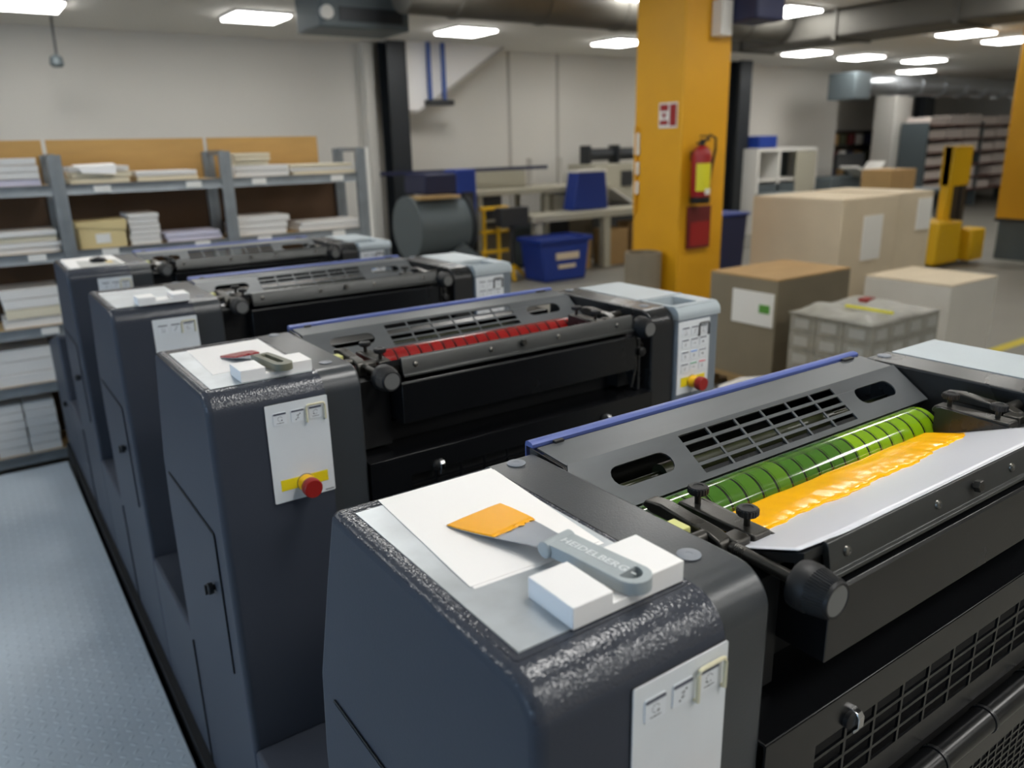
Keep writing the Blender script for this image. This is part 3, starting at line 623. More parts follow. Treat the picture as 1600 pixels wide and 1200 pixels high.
def knife(k, kind):
    """ink knife lying in the notch of the block: blade, bolster, handle with a hang slot"""
    yo = k; lab = {'yellow': 'grey handled ink knife with yellow ink on its blade', 'red': 'olive handled ink knife with dark red ink on its blade'}[kind]
    R = empty('ink_knife', .05, .17+yo, ZT+.002, lab, 'ink knife', 'ink knives on the consoles')
    c0 = Vector((.0265+.0005, .300)); c1 = Vector((.0595, .043))      # centre line from the blade edge to the handle end
    if kind == 'red': c0 = Vector((.030, .262)); c1 = Vector((.060, .022))
    ax = (c1-c0); Ltot = ax.length; ax.normalize(); sd = Vector((-ax.y, ax.x))   # sd points to +x side
    if sd.x < 0: sd = -sd
    def zc(s):  # height of the blade/handle mid-plane along its length
        t = s/Ltot; return .0435+.0165*min(1, t/.55) if kind == 'yellow' else .0440+.0180*min(1, t/.55)
    def pt(s, w, h): p = c0+ax*s+sd*w; return (p.x, p.y+yo, zc(s)+h)
    # blade
    st = [(0, .0395), (.02, .0380), (.055, .0330), (.09, .0260), (.118, .0195), (.135, .0180)]
    if kind == 'red': st = [(0, .034), (.02, .033), (.05, .028), (.08, .021), (.105, .016), (.125, .015)]
    def strip(a, b, th, lift, name, m, parent, wob=0.):
        V = []; F = []; n = 24; w_ = 10; rng = random.Random(4)
        for i in range(n+1):
            s = a+(b-a)*i/n; hw = np.interp(s, [q[0] for q in st], [q[1] for q in st])
            for j in range(w_+1):
                w = -hw+2*hw*j/w_; ss = s
                if wob and i == n: ss += wob*(math.sin(j*2.1)+.6*math.sin(j*4.7))
                dome = th*(1-.25*(2*j/w_-1)**4)
                V.append(pt(ss, w*(1.012 if wob else 1), lift+dome*(1 if 0 < i < n else .35)))
        m1 = len(V); V += [pt(a+(b-a)*i/n, (-1+2*j/w_)*np.interp(a+(b-a)*i/n, [q[0] for q in st], [q[1] for q in st]), lift) for i in range(n+1) for j in range(w_+1)]
        q = w_+1
        for i in range(n):
            for j in range(w_): F.append((i*q+j, (i+1)*q+j, (i+1)*q+j+1, i*q+j+1)); F.append((m1+i*q+j, m1+i*q+j+1, m1+(i+1)*q+j+1, m1+(i+1)*q+j))
            F.append((i*q, m1+i*q, m1+(i+1)*q, (i+1)*q)); F.append((i*q+w_, (i+1)*q+w_, m1+(i+1)*q+w_, m1+i*q+w_))
        for j in range(w_): F.append((j, j+1, m1+j+1, m1+j)); a_ = n*q+j; F.append((a_, m1+a_, m1+a_+1, a_+1))
        mb = MB(); mb.add(V, F); return obj(name, mb, m, parent=parent, ang=50)
    bl = strip(0, .140, .0010, -.0012, 'blade', 'blade', R)
    strip(-.001, .072 if kind == 'yellow' else .062, .0030 if kind == 'yellow' else .004, -.0004, 'ink_film', 'ink_yellow_blade' if kind == 'yellow' else 'ink_red', bl, wob=.0028)
    # bolster: round bar across
    p0 = pt(.139, -.0205, -.001); p1 = pt(.139, .0205, -.001)
    hm = 'knife_grey' if kind == 'yellow' else 'knife_old'
    if kind == 'yellow':
        mb = MB(); d = (Vector(p1)-Vector(p0)); mb.lathe([(.0082, 0), (.0092, .001), (.0092, d.length-.001), (.0082, d.length)], p0, d, 24); mb.lathe([(.0076, -.0004), (.0076, .0004)], p0, d, 24)
        obj('bolster', mb, hm, parent=R)
    # handle: plate outline with hang slot, rounded by the bevel
    s0, s1 = (.142, Ltot) if kind == 'yellow' else (.120, Ltot)
    hw = [(s0, .0180), (s0+.03, .0172), (s0+.07, .0178), (s1-.018, .0185)]
    out = [(s, -w) for s, w in hw]+[(s1-.0185+.0185*math.cos(a), .0185*math.sin(a)) for a in np.linspace(-math.pi/2+.15, math.pi/2-.15, 9)]+[(s, w) for s, w in reversed(hw)]
    if kind == 'yellow': hole = [(s1-.0255, -.0128)]+[(s1-.0245+.0150*math.cos(a), .0128*math.sin(a)) for a in np.linspace(-math.pi/2+.25, math.pi/2-.25, 9)]+[(s1-.0255, .0128)]
    else: hole = [(s0+.018, -.0052), (s0+.026, -.0066), (s1-.026, -.0066), (s1-.019, 0), (s1-.026, .0066), (s0+.026, .0066), (s0+.018, .0052)]
    mb = MB(); mb.plate(out, [hole], lambda u, v, w: pt(u, v, w-.0072), .0135); hn = obj('handle', mb, hm, parent=R, bevel=.0024, seg=4)
    if kind == 'yellow':
        mb = MB(); mc = s0+.048
        mb.text('HEIDELBERG', .0150, lambda u, v, w: pt(mc+u, v*.88, .0061+w), .0006, 0, shear=0, bold=.0004, space=1.05)
        for e in (-1, 1): mb.add([pt(mc+e*.0485, -.0010, .0066), pt(mc+e*.0545, -.0010, .0066), pt(mc+e*.0545, .0010, .0066), pt(mc+e*.0485, .0010, .0066)], [(0, 1, 2, 3)])
        obj('raised_lettering', mb, 'knife_letters', parent=R, label='raised lettering HEIDELBERG on the grey handle')
knife(0, 'yellow'); knife(1, 'red')
def black_ink_lump():
    mb = MB(); mb.lathe([(.030, 0), (.034, .006), (.026, .016), (.012, .020)], (0, 0, 0), (0, 0, 1), 14)
    mb.v = [(.040+x*1.0, 3.20+y*1.2+.006*math.sin(9*x*40), ZT+.0025+z) for x, y, z in mb.v]
    R = empty('ink_spatula', .04, 3.2, ZT, 'small spatula with a lump of black ink on the rearmost console', 'spatula')
    obj('ink_lump', mb, 'ink_black', parent=R)
    obj('spatula_blade', MB().box(.060, .085, 3.12, 3.20, ZT+.0025, ZT+.0040), 'carton', parent=R)
black_ink_lump()

def feeder():
    R = empty('feeder_housing', .5, 4.0, ZP, 'grey low housing adjoining the rear end of the press', 'machine housing')
    m = MB(); m.prism([(4.0, ZP+.02), (4.0, -.40), (4.05, -.40), (4.58, -.52), (4.62, -.60), (4.62, ZP+.02)], 'x', -.104, 1.15); obj('housing', m, 'console_side', parent=R, bevel=.012)
    obj('side_latch', MB().cyl((-.104, 4.2, -.80), (-.12, 4.2, -.80), .014), 'black_plastic', parent=R)
    obj('foot_plinth', MB().box(-.12, 1.15, 4.0, 4.6, ZF, ZP+.02), 'black_matte', parent=R)
feeder()

# ------------------------------------------------------------------ shelving with paper
SH = [.275, -.095, -.513, -.843, -1.26]; SX = [-.82, .105, 1.04, 1.955]
def shelving():
    R = empty('shelving_rack', .6, 5.0, ZF, 'grey steel shelving with brown back boards behind the press', 'shelving')
    for i, x in enumerate(SX):
        for y in (4.79, 5.17):
            m = MB(); m.plate([(x-.035, y), (x+.035, y), (x+.035, y+.03), (x+.028, y+.03), (x+.028, y+.006), (x-.028, y+.006), (x-.028, y+.03), (x-.035, y+.03)], [], lambda u, v, w: (u, v, ZF+w), .465-ZF)
            m.box(x-.004, x+.004, y-.004, y, ZF, .465)
            o = obj('upright', m, 'galv', parent=R)
    for x in SX:
        for z in (.44, -.3, -1.0): obj('cross_tie', MB().box(x-.008, x+.008, 4.82, 5.17, z, z+.03), 'galv', parent=R)
    for z in SH:
        for i in range(3):
            a, b = SX[i]+.036, SX[i+1]-.036
            s = obj('shelf_board', MB().box(a, b, 4.812, 5.165, z+.008, z+.026), 'shelf_wood', parent=R)
            obj('front_beam', MB().plate([(4.795, z-.03), (4.812, z-.03), (4.812, z+.028), (4.795, z+.028), (4.800, z+.010), (4.800, z-.012)], [], lambda u, v, w: (a+w, u, v), b-a), 'galv', parent=s)
    for i in range(3): obj('back_board', MB().box(SX[i]+.012, SX[i+1]-(.012 if i < 2 else .14), 5.205, 5.22, .27, .552), 'board', parent=R); obj('lower_back_board', MB().box(SX[i]+.012, SX[i+1]-.012, 5.205, 5.22, ZF+.02, .27), 'board_shaded', parent=R)
    for x, z in ((.324, .271), (.835, .273), (1.239, .275), (1.772, .273), (-.067, -.09), (.312, -.09), (.842, -.09), (1.234, -.09), (1.752, -.095), (-.074, -.512)):
        obj('label_card', MB().box(x-.045, x+.045, 4.789, 4.7945, z-.018, z+.018), 'label_white', parent=R)
    obj('end_pole', MB().box(1.995, 2.02, 4.80, 4.825, ZF, .47), 'label_white', parent=R)
shelving()
def stack(x0, x1, z0, z1, n, label, mats=('paper_edge',), y0=4.83, d=.27, jit=.012, grp='paper stacks on the shelving', part='ream'):
    rng = random.Random(int(x0*1000+z0*777)); R = empty('paper_stack', (x0+x1)/2, y0+d/2, z0, label, 'paper stack', grp)
    h = (z1-z0)/n
    for k in range(n):
        a, b = rng.uniform(-jit, jit), rng.uniform(-jit, jit)
        mb = MB(); mb.box(x0+max(a, -jit*.5), x1+a, y0+abs(b), y0+d+b, z0+k*h+.0004, z0+(k+1)*h-.003)
        mb.rotz(rng.uniform(-.02, .02), (x0+x1)/2, y0+d/2); obj(part, mb, mats[k % len(mats)], parent=R, bevel=.003, seg=2)
S0, S1, S2, S3, S4 = [z+.026 for z in SH]
stack(-.31, .03, S0, .455, 4, 'thick white paper stack on the top shelf at the left frame edge', ('paper_lilac', 'paper_edge', 'paper_edge', 'paper_edge'))
stack(.17, .49, S0, .400, 3, 'cream paper stack with a loose sheet on the top shelf', ('paper_cream', 'paper_cream', 'paper_edge'))
obj('loose_sheet', MB().add([(.22, 4.815, .392), (.42, 4.812, .404), (.43, 5.0, .412), (.21, 5.0, .408), (.22, 4.815, .390), (.42, 4.812, .402), (.43, 5.0, .410), (.21, 5.0, .406), (.235, 4.800, .362), (.41, 4.797, .352), (.235, 4.803, .362), (.41, 4.800, .352)], [(0, 1, 2, 3), (7, 6, 5, 4), (8, 9, 1, 0), (4, 5, 11, 10), (0, 4, 10, 8), (1, 9, 11, 5), (8, 10, 11, 9), (1, 5, 6, 2), (2, 6, 7, 3), (3, 7, 4, 0)]), 'paper', label='white sheet folded over the edge of the cream stack', cat='paper')
stack(.52, .87, S0, .362, 2, 'low white paper stack in the middle of the top shelf', ('paper_cream', 'paper_edge'))
stack(1.09, 1.44, S0, .375, 2, 'rounded white paper bundle on the top shelf of the right bay', ('paper_edge',), jit=.02)
stack(1.13, 1.36, .3755, .452, 3, 'smaller cream pads piled on the white bundle', ('paper_cream',), jit=.03)
stack(1.48, 1.92, S0, .372, 3, 'cream paper stack at the right end of the top shelf', ('paper_cream', 'paper_edge', 'paper_cream'), jit=.02)
stack(-.26, .06, S1, .06, 4, 'white ragged paper stack on the second shelf at left', ('paper_edge', 'paper_edge', 'paper_cream'), jit=.02)
stack(.44, .61, S1, .118, 6, 'tall upright white paper block beside the cream carton', jit=.003)
stack(.64, .97, S1, -.012, 2, 'flat lilac tinted paper stack on the second shelf', ('paper_lilac',))
stack(1.08, 1.42, S1, .056, 3, 'three white paper reams on the second shelf of the right bay', jit=.02)
stack(1.50, 1.93, S1, -.008, 2, 'low white paper stack at the right end of the second shelf', jit=.02)
stack(-.29, .01, S2, -.262, 4, 'white paper stack in four bundles on the third shelf', ('paper_edge', 'paper_cream', 'paper_edge'), jit=.02)
stack(-.60, -.09, S3, -.600, 3, 'big white paper stack on the fourth shelf')
for i in range(3):
    for j in range(3):
        stack(-.62+.168*i, -.46+.168*i, S4+.105*j, S4+.105*(j+1), 2, 'white paper bundle on the lowest shelf, %s row, %s' % (('bottom', 'middle', 'top')[j], ('farthest from the press', 'middle of its row', 'nearest to the press')[i]), grp='paper bundles on the lowest shelf', jit=.003)
def carton():
    R = empty('cream_carton', .29, 4.93, S1, 'cream carton with a white label on the second shelf', 'carton', None)
    obj('box_body', MB().box(.165, .415, 4.825, 5.06, S1+.0005, .055), 'carton', parent=R, bevel=.002)
    m = MB(); m.prism([(.155, .055), (.425, .055), (.425, .092), (.155, .085)], 'y', 4.818, 5.066); m.prism([(.158, .058), (.422, .030), (.422, .058)], 'y', 4.818, 4.824); obj('box_lid', m, 'carton', parent=R, bevel=.002)
    obj('box_label', MB().box(.25, .33, 4.8225, 4.8248, -.04, .015), 'label_white', parent=R)
carton()

# ------------------------------------------------------------------ yellow pillars and what hangs on them
def pillars():
    P1 = empty('yellow_pillar', 5.31, 5.02, ZF, 'yellow square pillar carrying the fire extinguisher', 'pillar', 'yellow pillars')
    obj('pillar_shaft', MB().box(5.01, 5.61, 4.72, 5.32, ZF, 1.9), 'pillar_yellow', parent=P1, bevel=.012)
    for z, t in ((.34, .20), (.16, .12), (-.02, .12)): obj('cable_clip', MB().box(4.985, 5.01, 5.24, 5.31, z, z+t), 'label_white', parent=P1, bevel=.008)
    obj('conduit', MB().cyl((4.99, 5.28, -.2), (4.99, 5.28, .6), .014, n=10), 'pillar_yellow', parent=P1)
    P2 = empty('yellow_pillar', 12.71, 5.02, ZF, 'yellow pillar cut off by the right edge of the picture', 'pillar', 'yellow pillars')
    obj('pillar_shaft', MB().box(12.41, 13.01, 4.72, 5.32, -.76, 1.9), 'pillar_yellow', parent=P2, bevel=.012)
    obj('pillar_foot', MB().box(12.45, 12.97, 4.76, 5.28, ZF, -.76), 'machine_grey', parent=P2)
    obj('pillar_band', MB().box(12.40, 13.02, 4.71, 5.33, -.80, -.755), 'machine_dark', parent=P2)
    s = empty('fire_sign', 5.0, 4.88, .57, 'red and white fire extinguisher sign on the yellow pillar', 'sign')
    obj('sign_board', MB().box(5.003, 5.0095, 4.775, 5.000, .575, .790), 'label_white', parent=s)
    m = MB(); m.box(5.001, 5.0035, 4.785, 4.865, .590, .775); m.box(5.001, 5.0035, 4.885, 4.985, .600, .640); m.box(5.001, 5.0035, 4.885, 4.985, .72, .775); m.prism([(4.90, .70), (4.97, .70), (4.935, .65)], 'x', 5.001, 5.0035); obj('sign_print', m, 'red', parent=s)
    # extinguisher
    e = empty('fire_extinguisher', 5.17, 4.60, -.09, 'red fire extinguisher with yellow label on the yellow pillar', 'fire extinguisher')
    c = (5.165, 4.615, -.075)
    m = MB(); m.lathe([(.082, .03), (.088, .05), (.088, .40), (.075, .45), (.045, .485), (.03, .49)], c, (0, 0, 1), 24); bd = obj('cylinder', m, 'red', parent=e)
    obj('foot_ring', MB().lathe([(.085, -.01), (.092, .0), (.092, .045), (.085, .05)], c, (0, 0, 1), 24), 'black_plastic', parent=e)
    V = []; F = []
    for k in range(9):
        a = math.radians(195+k*12)
        for z in (.10, .34): V.append((c[0]+.0895*math.cos(a), c[1]+.0895*math.sin(a), c[2]+z))
    F = [(2*k, 2*k+2, 2*k+3, 2*k+1) for k in range(8)]; obj('yellow_label', MB().add(V, F), 'label_yellow', parent=bd)
    V = [(c[0]+.0905*math.cos(math.radians(250+k*12)), c[1]+.0905*math.sin(math.radians(250+k*12)), c[2]+z) for k in range(5) for z in (.07, .12)]
    obj('white_label', MB().add(V, [(2*k, 2*k+2, 2*k+3, 2*k+1) for k in range(4)]), 'label_white', parent=bd)
    m = MB(); m.cyl((c[0], c[1], c[2]+.48), (c[0], c[1], c[2]+.53), .022); m.box(c[0]-.02, c[0]+.09, c[1]-.012, c[1]+.012, c[2]+.53, c[2]+.545); m.box(c[0]-.02, c[0]+.08, c[1]-.012, c[1]+.012, c[2]+.565, c[2]+.578); m.cyl((c[0]-.06, c[1], c[2]+.51), (c[0], c[1], c[2]+.51), .012); obj('valve_handle', m, 'black_plastic', parent=e)
    obj('hose', MB().tube([(c[0]+.02, c[1], c[2]+.51), (c[0]+.07, c[1]-.03, c[2]+.58), (c[0]+.13, c[1]-.04, c[2]+.55), (c[0]+.14, c[1]-.03, c[2]+.45), (c[0]+.115, c[1]-.02, c[2]+.3), (c[0]+.10, c[1]-.01, c[2]+.15)], .012, 8), 'black_plastic', parent=e)
    obj('wall_hook', MB().box(c[0]-.03, c[0]+.03, c[1]+.08, 4.72, c[2]+.36, c[2]+.44), 'machine_dark', parent=e)
    b = empty('red_notice_box', 5.26, 4.70, -.51, 'dark red notice box under the fire extinguisher', 'notice box')
    obj('box_case', MB().box(5.11, 5.40, 4.68, 4.72, -.505, -.12), 'dark_red', parent=b, bevel=.006)
    obj('box_face', MB().box(5.13, 5.38, 4.676, 4.681, -.48, -.26), 'red', parent=b)
    obj('sensor_box', MB().box(5.33, 5.47, 4.60, 4.72, 1.33, 1.62), 'label_white', bevel=.01, label='white sensor box high on the yellow pillar', cat='sensor box')
    obj('dark_spotlight', MB().box(5.48, 5.85, 4.35, 4.7, 1.44, 1.72), 'navy', bevel=.02, label='dark box lamp fixed high on the yellow pillar', cat='spotlight')
    t = empty('cardboard_core', 4.86, 5.0, ZF, 'brown cardboard core standing left of the yellow pillar', 'cardboard tube')
    m = MB(); m.lathe([(.172, 0), (.172, .83), (.150, .83), (.150, .02)], (4.83, 4.98, ZF), (0, 0, 1), 28); obj('tube_wall', m, 'core', parent=t)
pillars()

# ------------------------------------------------------------------ cartons and pallets on the right
def pallet(x0, x1, y0, y1, label):
    R = empty('wooden_pallet', (x0+x1)/2, (y0+y1)/2, ZF, label, 'pallet', 'wooden pallets')
    n = 5; w = (x1-x0)/(n+.0)
    for k in range(n): obj('deck_board', MB().box(x0+k*w, x0+k*w+w*.72, y0, y1, ZF+.122, ZF+.144), 'wood', parent=R)
    for k in range(3):
        y = y0+k*(y1-y0-.1)/2; obj('stringer', MB().box(x0, x1-w*.28, y, y+.1, ZF+.1, ZF+.122), 'wood', parent=R)
        obj('bottom_board', MB().box(x0, x1-w*.28, y, y+.1, ZF, ZF+.022), 'wood', parent=R)
        for x in (x0, (x0+x1)/2-.07, x1-w*.28-.14): obj('spacer_block', MB().box(x, x+.14, y, y+.1, ZF+.022, ZF+.1), 'wood', parent=R)
zp = ZF+.144
def big_box(name, x0, x1, y0, y1, z0, z1, body, top, label, lab=None, cat='carton'):
    R = empty(name, (x0+x1)/2, (y0+y1)/2, z0, label, cat, 'cartons on the pallets')
    obj('box_body', MB().box(x0, x1, y0, y1, z0+.0005, z1-.012), body, parent=R, bevel=.006)
    w = (y1-y0)/2
    obj('top_flap', MB().box(x0, x1, y0, y0+w-.002, z1-.012, z1), top, parent=R, bevel=.002); obj('top_flap', MB().box(x0, x1, y0+w+.002, y1, z1-.012, z1), top, parent=R, bevel=.002)
    if lab:
        for l in lab: obj('paper_label', MB().box(*l[:6]), l[6], parent=R)
    return R
pallet(4.13, 5.03, 2.93, 3.62, 'wooden pallet under the dark brown carton')
big_box('brown_carton', 4.156, 5.01, 2.961, 3.56, zp, -.472, 'kraft_dark', 'kraft', 'dark brown carton with a white delivery note behind the press', [(4.150, 4.157, 2.98, 3.34, -.815, -.575, 'label_white'), (4.147, 4.151, 3.01, 3.10, -.72, -.66, 'label_green')])
pallet(5.50, 6.28, 2.44, 3.2, 'wooden pallet under the white carton')
big_box('white_carton', 5.54, 6.24, 2.47, 3.16, zp, -.61, 'white_box', 'cream_box', 'white carton with a cream top right of the wrapped load')
pallet(5.9, 6.86, 3.6, 4.68, 'wooden pallet under the cream carton')
big_box('cream_box', 5.92, 6.80, 3.66, 4.62, zp, -.06, 'cream_box', 'cream_box', 'tall cream carton behind the brown carton', [(6.25, 6.55, 3.652, 3.661, -.62, -.22, 'label_white')])
pallet(6.9, 7.52, 3.6, 4.68, 'wooden pallet under the beige carton')
big_box('beige_box', 6.87, 7.47, 3.70, 4.62, zp, -.055, 'cream_box', 'cream_box', 'beige carton right behind the tall cream carton', [(7.2, 7.45, 3.692, 3.701, -.42, -.12, 'label_white')])
pallet(3.93, 4.75, 2.08, 2.74, 'wooden pallet under the wrapped load')
def wrapped():
    R = empty('wrapped_load', 4.34, 2.4, zp, 'load of small boxes wrapped in clear film in front of the cartons', 'wrapped load')
    x0, x1, y0, y1 = 3.955, 4.72, 2.12, 2.70; nz = 5; h = (-.63-zp)/nz
    k3 = 4
    for j in range(nz):
        for i in range(4):
            for q in range(3):
                if 0 < i < 3 and q == 1 and j < nz-1: continue
                dx = (x1-x0)/4; dy = (y1-y0)/3
                b = obj('small_box', MB().box(x0+i*dx+.003, x0+(i+1)*dx-.003, y0+q*dy+.003, y0+(q+1)*dy-.003, zp+j*h+.002, zp+(j+1)*h-.002), 'wrap', parent=R)
                if i == 0: obj('box_label', MB().box(x0-.001, x0+.004, y0+q*dy+.05, y0+(q+1)*dy-.04, zp+j*h+.03, zp+(j+1)*h-.03), 'wrap_label', parent=b)
                if q == 0: obj('box_label', MB().box(x0+i*dx+.05, x0+(i+1)*dx-.04, y0-.001, y0+.004, zp+j*h+.03, zp+(j+1)*h-.03), 'wrap_label', parent=b)
    n = 18; V = []; F = []
    for i in range(n+1):
        for j in range(n+1):
            u, v = i/n, j/n; e = min(u, 1-u, v, 1-v)
            V.append((x0-.01+(x1-x0+.02)*u, y0-.01+(y1-y0+.02)*v, -.628+min(1, e*6)*(.035+.03*math.sin(9*u+4*v)*math.sin(7*v-3*u))))
    F = [(i*(n+1)+j, (i+1)*(n+1)+j, (i+1)*(n+1)+j+1, i*(n+1)+j+1) for i in range(n) for j in range(n)]
    o = obj('film_top', MB().add(V, F), 'wrap', parent=R, ang=70); md = o.modifiers.new('solid', 'SOLIDIFY'); md.thickness = .004
    obj('red_tape', MB().box(4.36, 4.46, 2.42, 2.48, -.575, -.555), 'stop_red', parent=R)
    obj('yellow_strap', MB().box(4.18, 4.20, 2.14, 2.46, -.585, -.570), 'label_yellow', parent=R)
wrapped()
obj('brown_parcel', MB().box(13.9, 14.75, 7.9, 8.5, -.56, -.14), 'kraft', bevel=.01, label='small brown parcel standing behind the beige cartons', cat='parcel')
obj('parcel_table', MB().box(12.8, 16.0, 7.8, 8.9, -.62, -.56).box(12.9, 13.0, 7.9, 8.0, ZF, -.62).box(15.8, 15.9, 7.9, 8.0, ZF, -.62).box(12.9, 13.0, 8.7, 8.8, ZF, -.62).box(15.8, 15.9, 8.7, 8.8, ZF, -.62), 'machine_grey', label='grey table under the small brown parcel', cat='table')
def truck():
    R = empty('pallet_truck', 3.45, 2.6, ZF, 'pallet truck with a white loop handle beside the press', 'pallet truck')
    obj('loop_handle', MB().tube([(3.30, 2.70, -1.02), (3.40, 2.62, -.97), (3.50, 2.52, -.955), (3.54, 2.48, -.97), (3.55, 2.47, -1.06), (3.55, 2.46, -1.2)], .018, 10), 'label_white', parent=R)
    obj('wheel_hub', MB().lathe([(.05, 0), (.09, .02), (.09, .08), (.05, .1)], (3.28, 2.72, -1.14), (0, 0, 1), 18), 'label_white', parent=R)
    obj('truck_body', MB().box(3.2, 3.6, 2.3, 2.8, ZF, -1.14), 'yellow_paint', parent=R, bevel=.02)
truck()
def stacker():
    R = empty('pallet_stacker', 11.33, 5.6, ZF, 'yellow pallet stacker with dark mast at far right', 'pallet stacker')
    obj('mast', MB().box(11.28, 11.43, 5.5, 5.62, ZF, .30), 'yellow_paint', parent=R, bevel=.01); obj('mast', MB().box(11.68, 11.81, 5.5, 5.62, ZF, .30), 'machine_dark', parent=R, bevel=.01)
    obj('mast_head', MB().box(11.28, 11.81, 5.48, 5.64, -.25, .30), 'yellow_paint', parent=R, bevel=.01)
    obj('chain_guard', MB().box(11.45, 11.65, 5.52, 5.6, ZF, -.25), 'machine_dark', parent=R)
    obj('body', MB().box(10.78, 11.43, 5.3, 5.9, ZF+.05, -.72), 'yellow_paint', parent=R, bevel=.03); obj('battery_box', MB().box(11.53, 11.93, 5.2, 5.5, ZF+.05, -.85), 'yellow_paint', parent=R, bevel=.03)
stacker()
obj('floor_marking', MB().box(6.4, 12.5, 2.62, 2.72, ZF, ZF+.002), 'floor_line', label='yellow line painted on the hall floor at right', cat='floor line')
obj('drum_bin', MB().lathe([(.26, 0), (.28, .02), (.28, .66), (.29, .68), (.26, .68), (.25, .05)], (11.9, 4.3, ZF), (0, 0, 1), 24), 'machine_grey', label='grey drum standing at the foot of the right yellow pillar', cat='drum')

# ------------------------------------------------------------------ machines along the back wall
def back_machines():
    R = empty('folding_machine', 5.1, 9.2, ZF, 'grey drum machine with a blue post beside the dark column', 'machine')
    m = MB(); m.cyl((4.55, 9.2, -.58), (5.35, 9.2, -.58), .42, n=30); m.cyl((5.35, 9.2, -.58), (5.37, 9.2, -.58), .25, n=24); obj('drum', m, 'machine_grey', parent=R)
    obj('drum_ring', MB().lathe([(.42, 0), (.46, .01), (.46, .06), (.42, .07)], (5.33, 9.2, -.58), (1, 0, 0), 30), 'dark_steel', parent=R)
    obj('hub', MB().cyl((5.36, 9.2, -.58), (5.45, 9.2, -.58), .10), 'yellow_paint', parent=R)
    obj('base', MB().box(4.6, 5.5, 8.9, 9.5, ZF, -.95), 'machine_dark', parent=R, bevel=.02)
    obj('head', MB().box(4.75, 5.25, 9.0, 9.6, -.15, .12), 'navy', parent=R, bevel=.03)
    obj('blue_post', MB().box(5.22, 5.55, 9.0, 9.3, -.82, .16), 'blue', parent=R, bevel=.02)
    obj('control_box', MB().box(5.30, 5.48, 8.96, 9.0, -.38, -.14), 'machine_dark', parent=R)
    obj('gauge', MB().cyl((5.4, 8.96, -.45), (5.4, 8.93, -.45), .05), 'yellow_paint', parent=R)
    obj('cross_beam', MB().box(4.4, 7.2, 9.55, 9.6, .10, .15), 'navy', parent=R)
    obj('feed_plate', MB().box(4.6, 5.2, 8.85, 9.2, -.20, -.16), 'shelf_wood', parent=R)
    obj('belt_guard', MB().prism([(4.95, ZF), (5.45, ZF), (5.45, -1.0), (5.2, -.8), (4.95, -.95)], 'y', 8.8, 8.88), 'machine_grey', parent=R)
    R = empty('long_bench', 7, 9.5, ZF, 'long beige workbench along the back wall', 'workbench')
    obj('bench_top', MB().box(5.75, 8.3, 9.3, 10.2, -.24, -.16), 'machine_beige', parent=R, bevel=.01)
    for x in (5.8, 7.0, 8.2):
        for y in (9.35, 10.1): obj('leg', MB().box(x, x+.07, y, y+.07, ZF, -.24), 'machine_beige', parent=R)
    obj('under_shelf', MB().box(5.8, 8.2, 9.4, 10.1, -.62, -.58), 'machine_beige', parent=R)
    for x in (7.1, 7.7): obj('guide_post', MB().box(x, x+.06, 9.9, 9.96, -.16, .25), 'wall_joint', parent=R)
    obj('beige_unit', MB().box(6.0, 6.9, 9.7, 10.2, -.16, .10), 'machine_beige', bevel=.02, label='beige box unit on the long workbench', cat='machine box')
    R = empty('sorting_table', 7.3, 8.9, ZF, 'pale table with thick legs in front of the long bench', 'table')
    obj('table_top', MB().box(6.2, 9.0, 8.6, 9.1, -.60, -.50), 'machine_beige', parent=R, bevel=.01)
    for x in (6.3, 7.58, 8.85): obj('leg', MB().box(x, x+.12, 8.65, 8.77, ZF, -.60), 'machine_beige', parent=R)
    R = empty('black_screen', 5.9, 8.7, ZF, 'black screen box on a stand before the table', 'screen')
    obj('screen_box', MB().box(5.70, 6.16, 8.62, 8.8, -.62, -.36), 'machine_dark', parent=R, bevel=.015); obj('stand', MB().cyl((5.92, 8.7, -1.2), (5.92, 8.7, -.62), .03), 'machine_dark', parent=R)
    m = MB()
    for a in (0, 2.1, 4.2): m.cyl((5.92, 8.7, -1.15), (5.92+.22*math.cos(a), 8.7+.22*math.sin(a), ZF+.02), .025, n=8)
    obj('stand_feet', m, 'yellow_paint', parent=R)
    R = empty('blue_bin', 6.4, 8.3, ZF, 'blue plastic bin with printed lettering under the table', 'bin', 'blue bins')
    m = MB(); m.prism([(6.05, ZF), (6.75, ZF), (6.83, -.80), (5.97, -.80)], 'y', 8.1, 8.6); obj('bin_body', m, 'blue_bin', parent=R, bevel=.03)
    obj('bin_rim', MB().plate(rrect(5.94, 6.86, 8.05, 8.65, .04), [rrect(6.0, 6.8, 8.11, 8.59, .03)], lambda u, v, w: (u, v, -.82+w), .05), 'blue_bin', parent=R)
    obj('bin_lettering', MB().box(6.22, 6.62, 8.085, 8.10, -1.06, -.97).box(6.26, 6.56, 8.085, 8.10, -1.18, -1.13), 'cream_box', parent=R)
    R = empty('blue_bin', 8.45, 7.2, ZF, 'dark blue bin right behind the yellow pillar', 'bin', 'blue bins')
    m = MB(); m.prism([(8.1, ZF), (8.75, ZF), (8.82, -.55), (8.02, -.55)], 'y', 7.0, 7.5); obj('bin_body', m, 'navy', parent=R, bevel=.03)
    obj('bin_rim', MB().box(8.0, 8.84, 6.97, 7.53, -.56, -.52), 'blue_bin', parent=R, bevel=.015)
    R = empty('blue_guard', 7.8, 9.2, -.5, 'blue guard hood standing on the pale table', 'guard hood')
    obj('guard_sheet', MB().prism([(7.10, -.49), (7.78, -.49), (7.72, .06), (7.20, .06)], 'y', 8.8, 9.05), 'blue_bin', parent=R, bevel=.015); obj('guard_edge', MB().box(7.18, 7.74, 8.79, 9.06, .05, .08), 'label_white', parent=R)
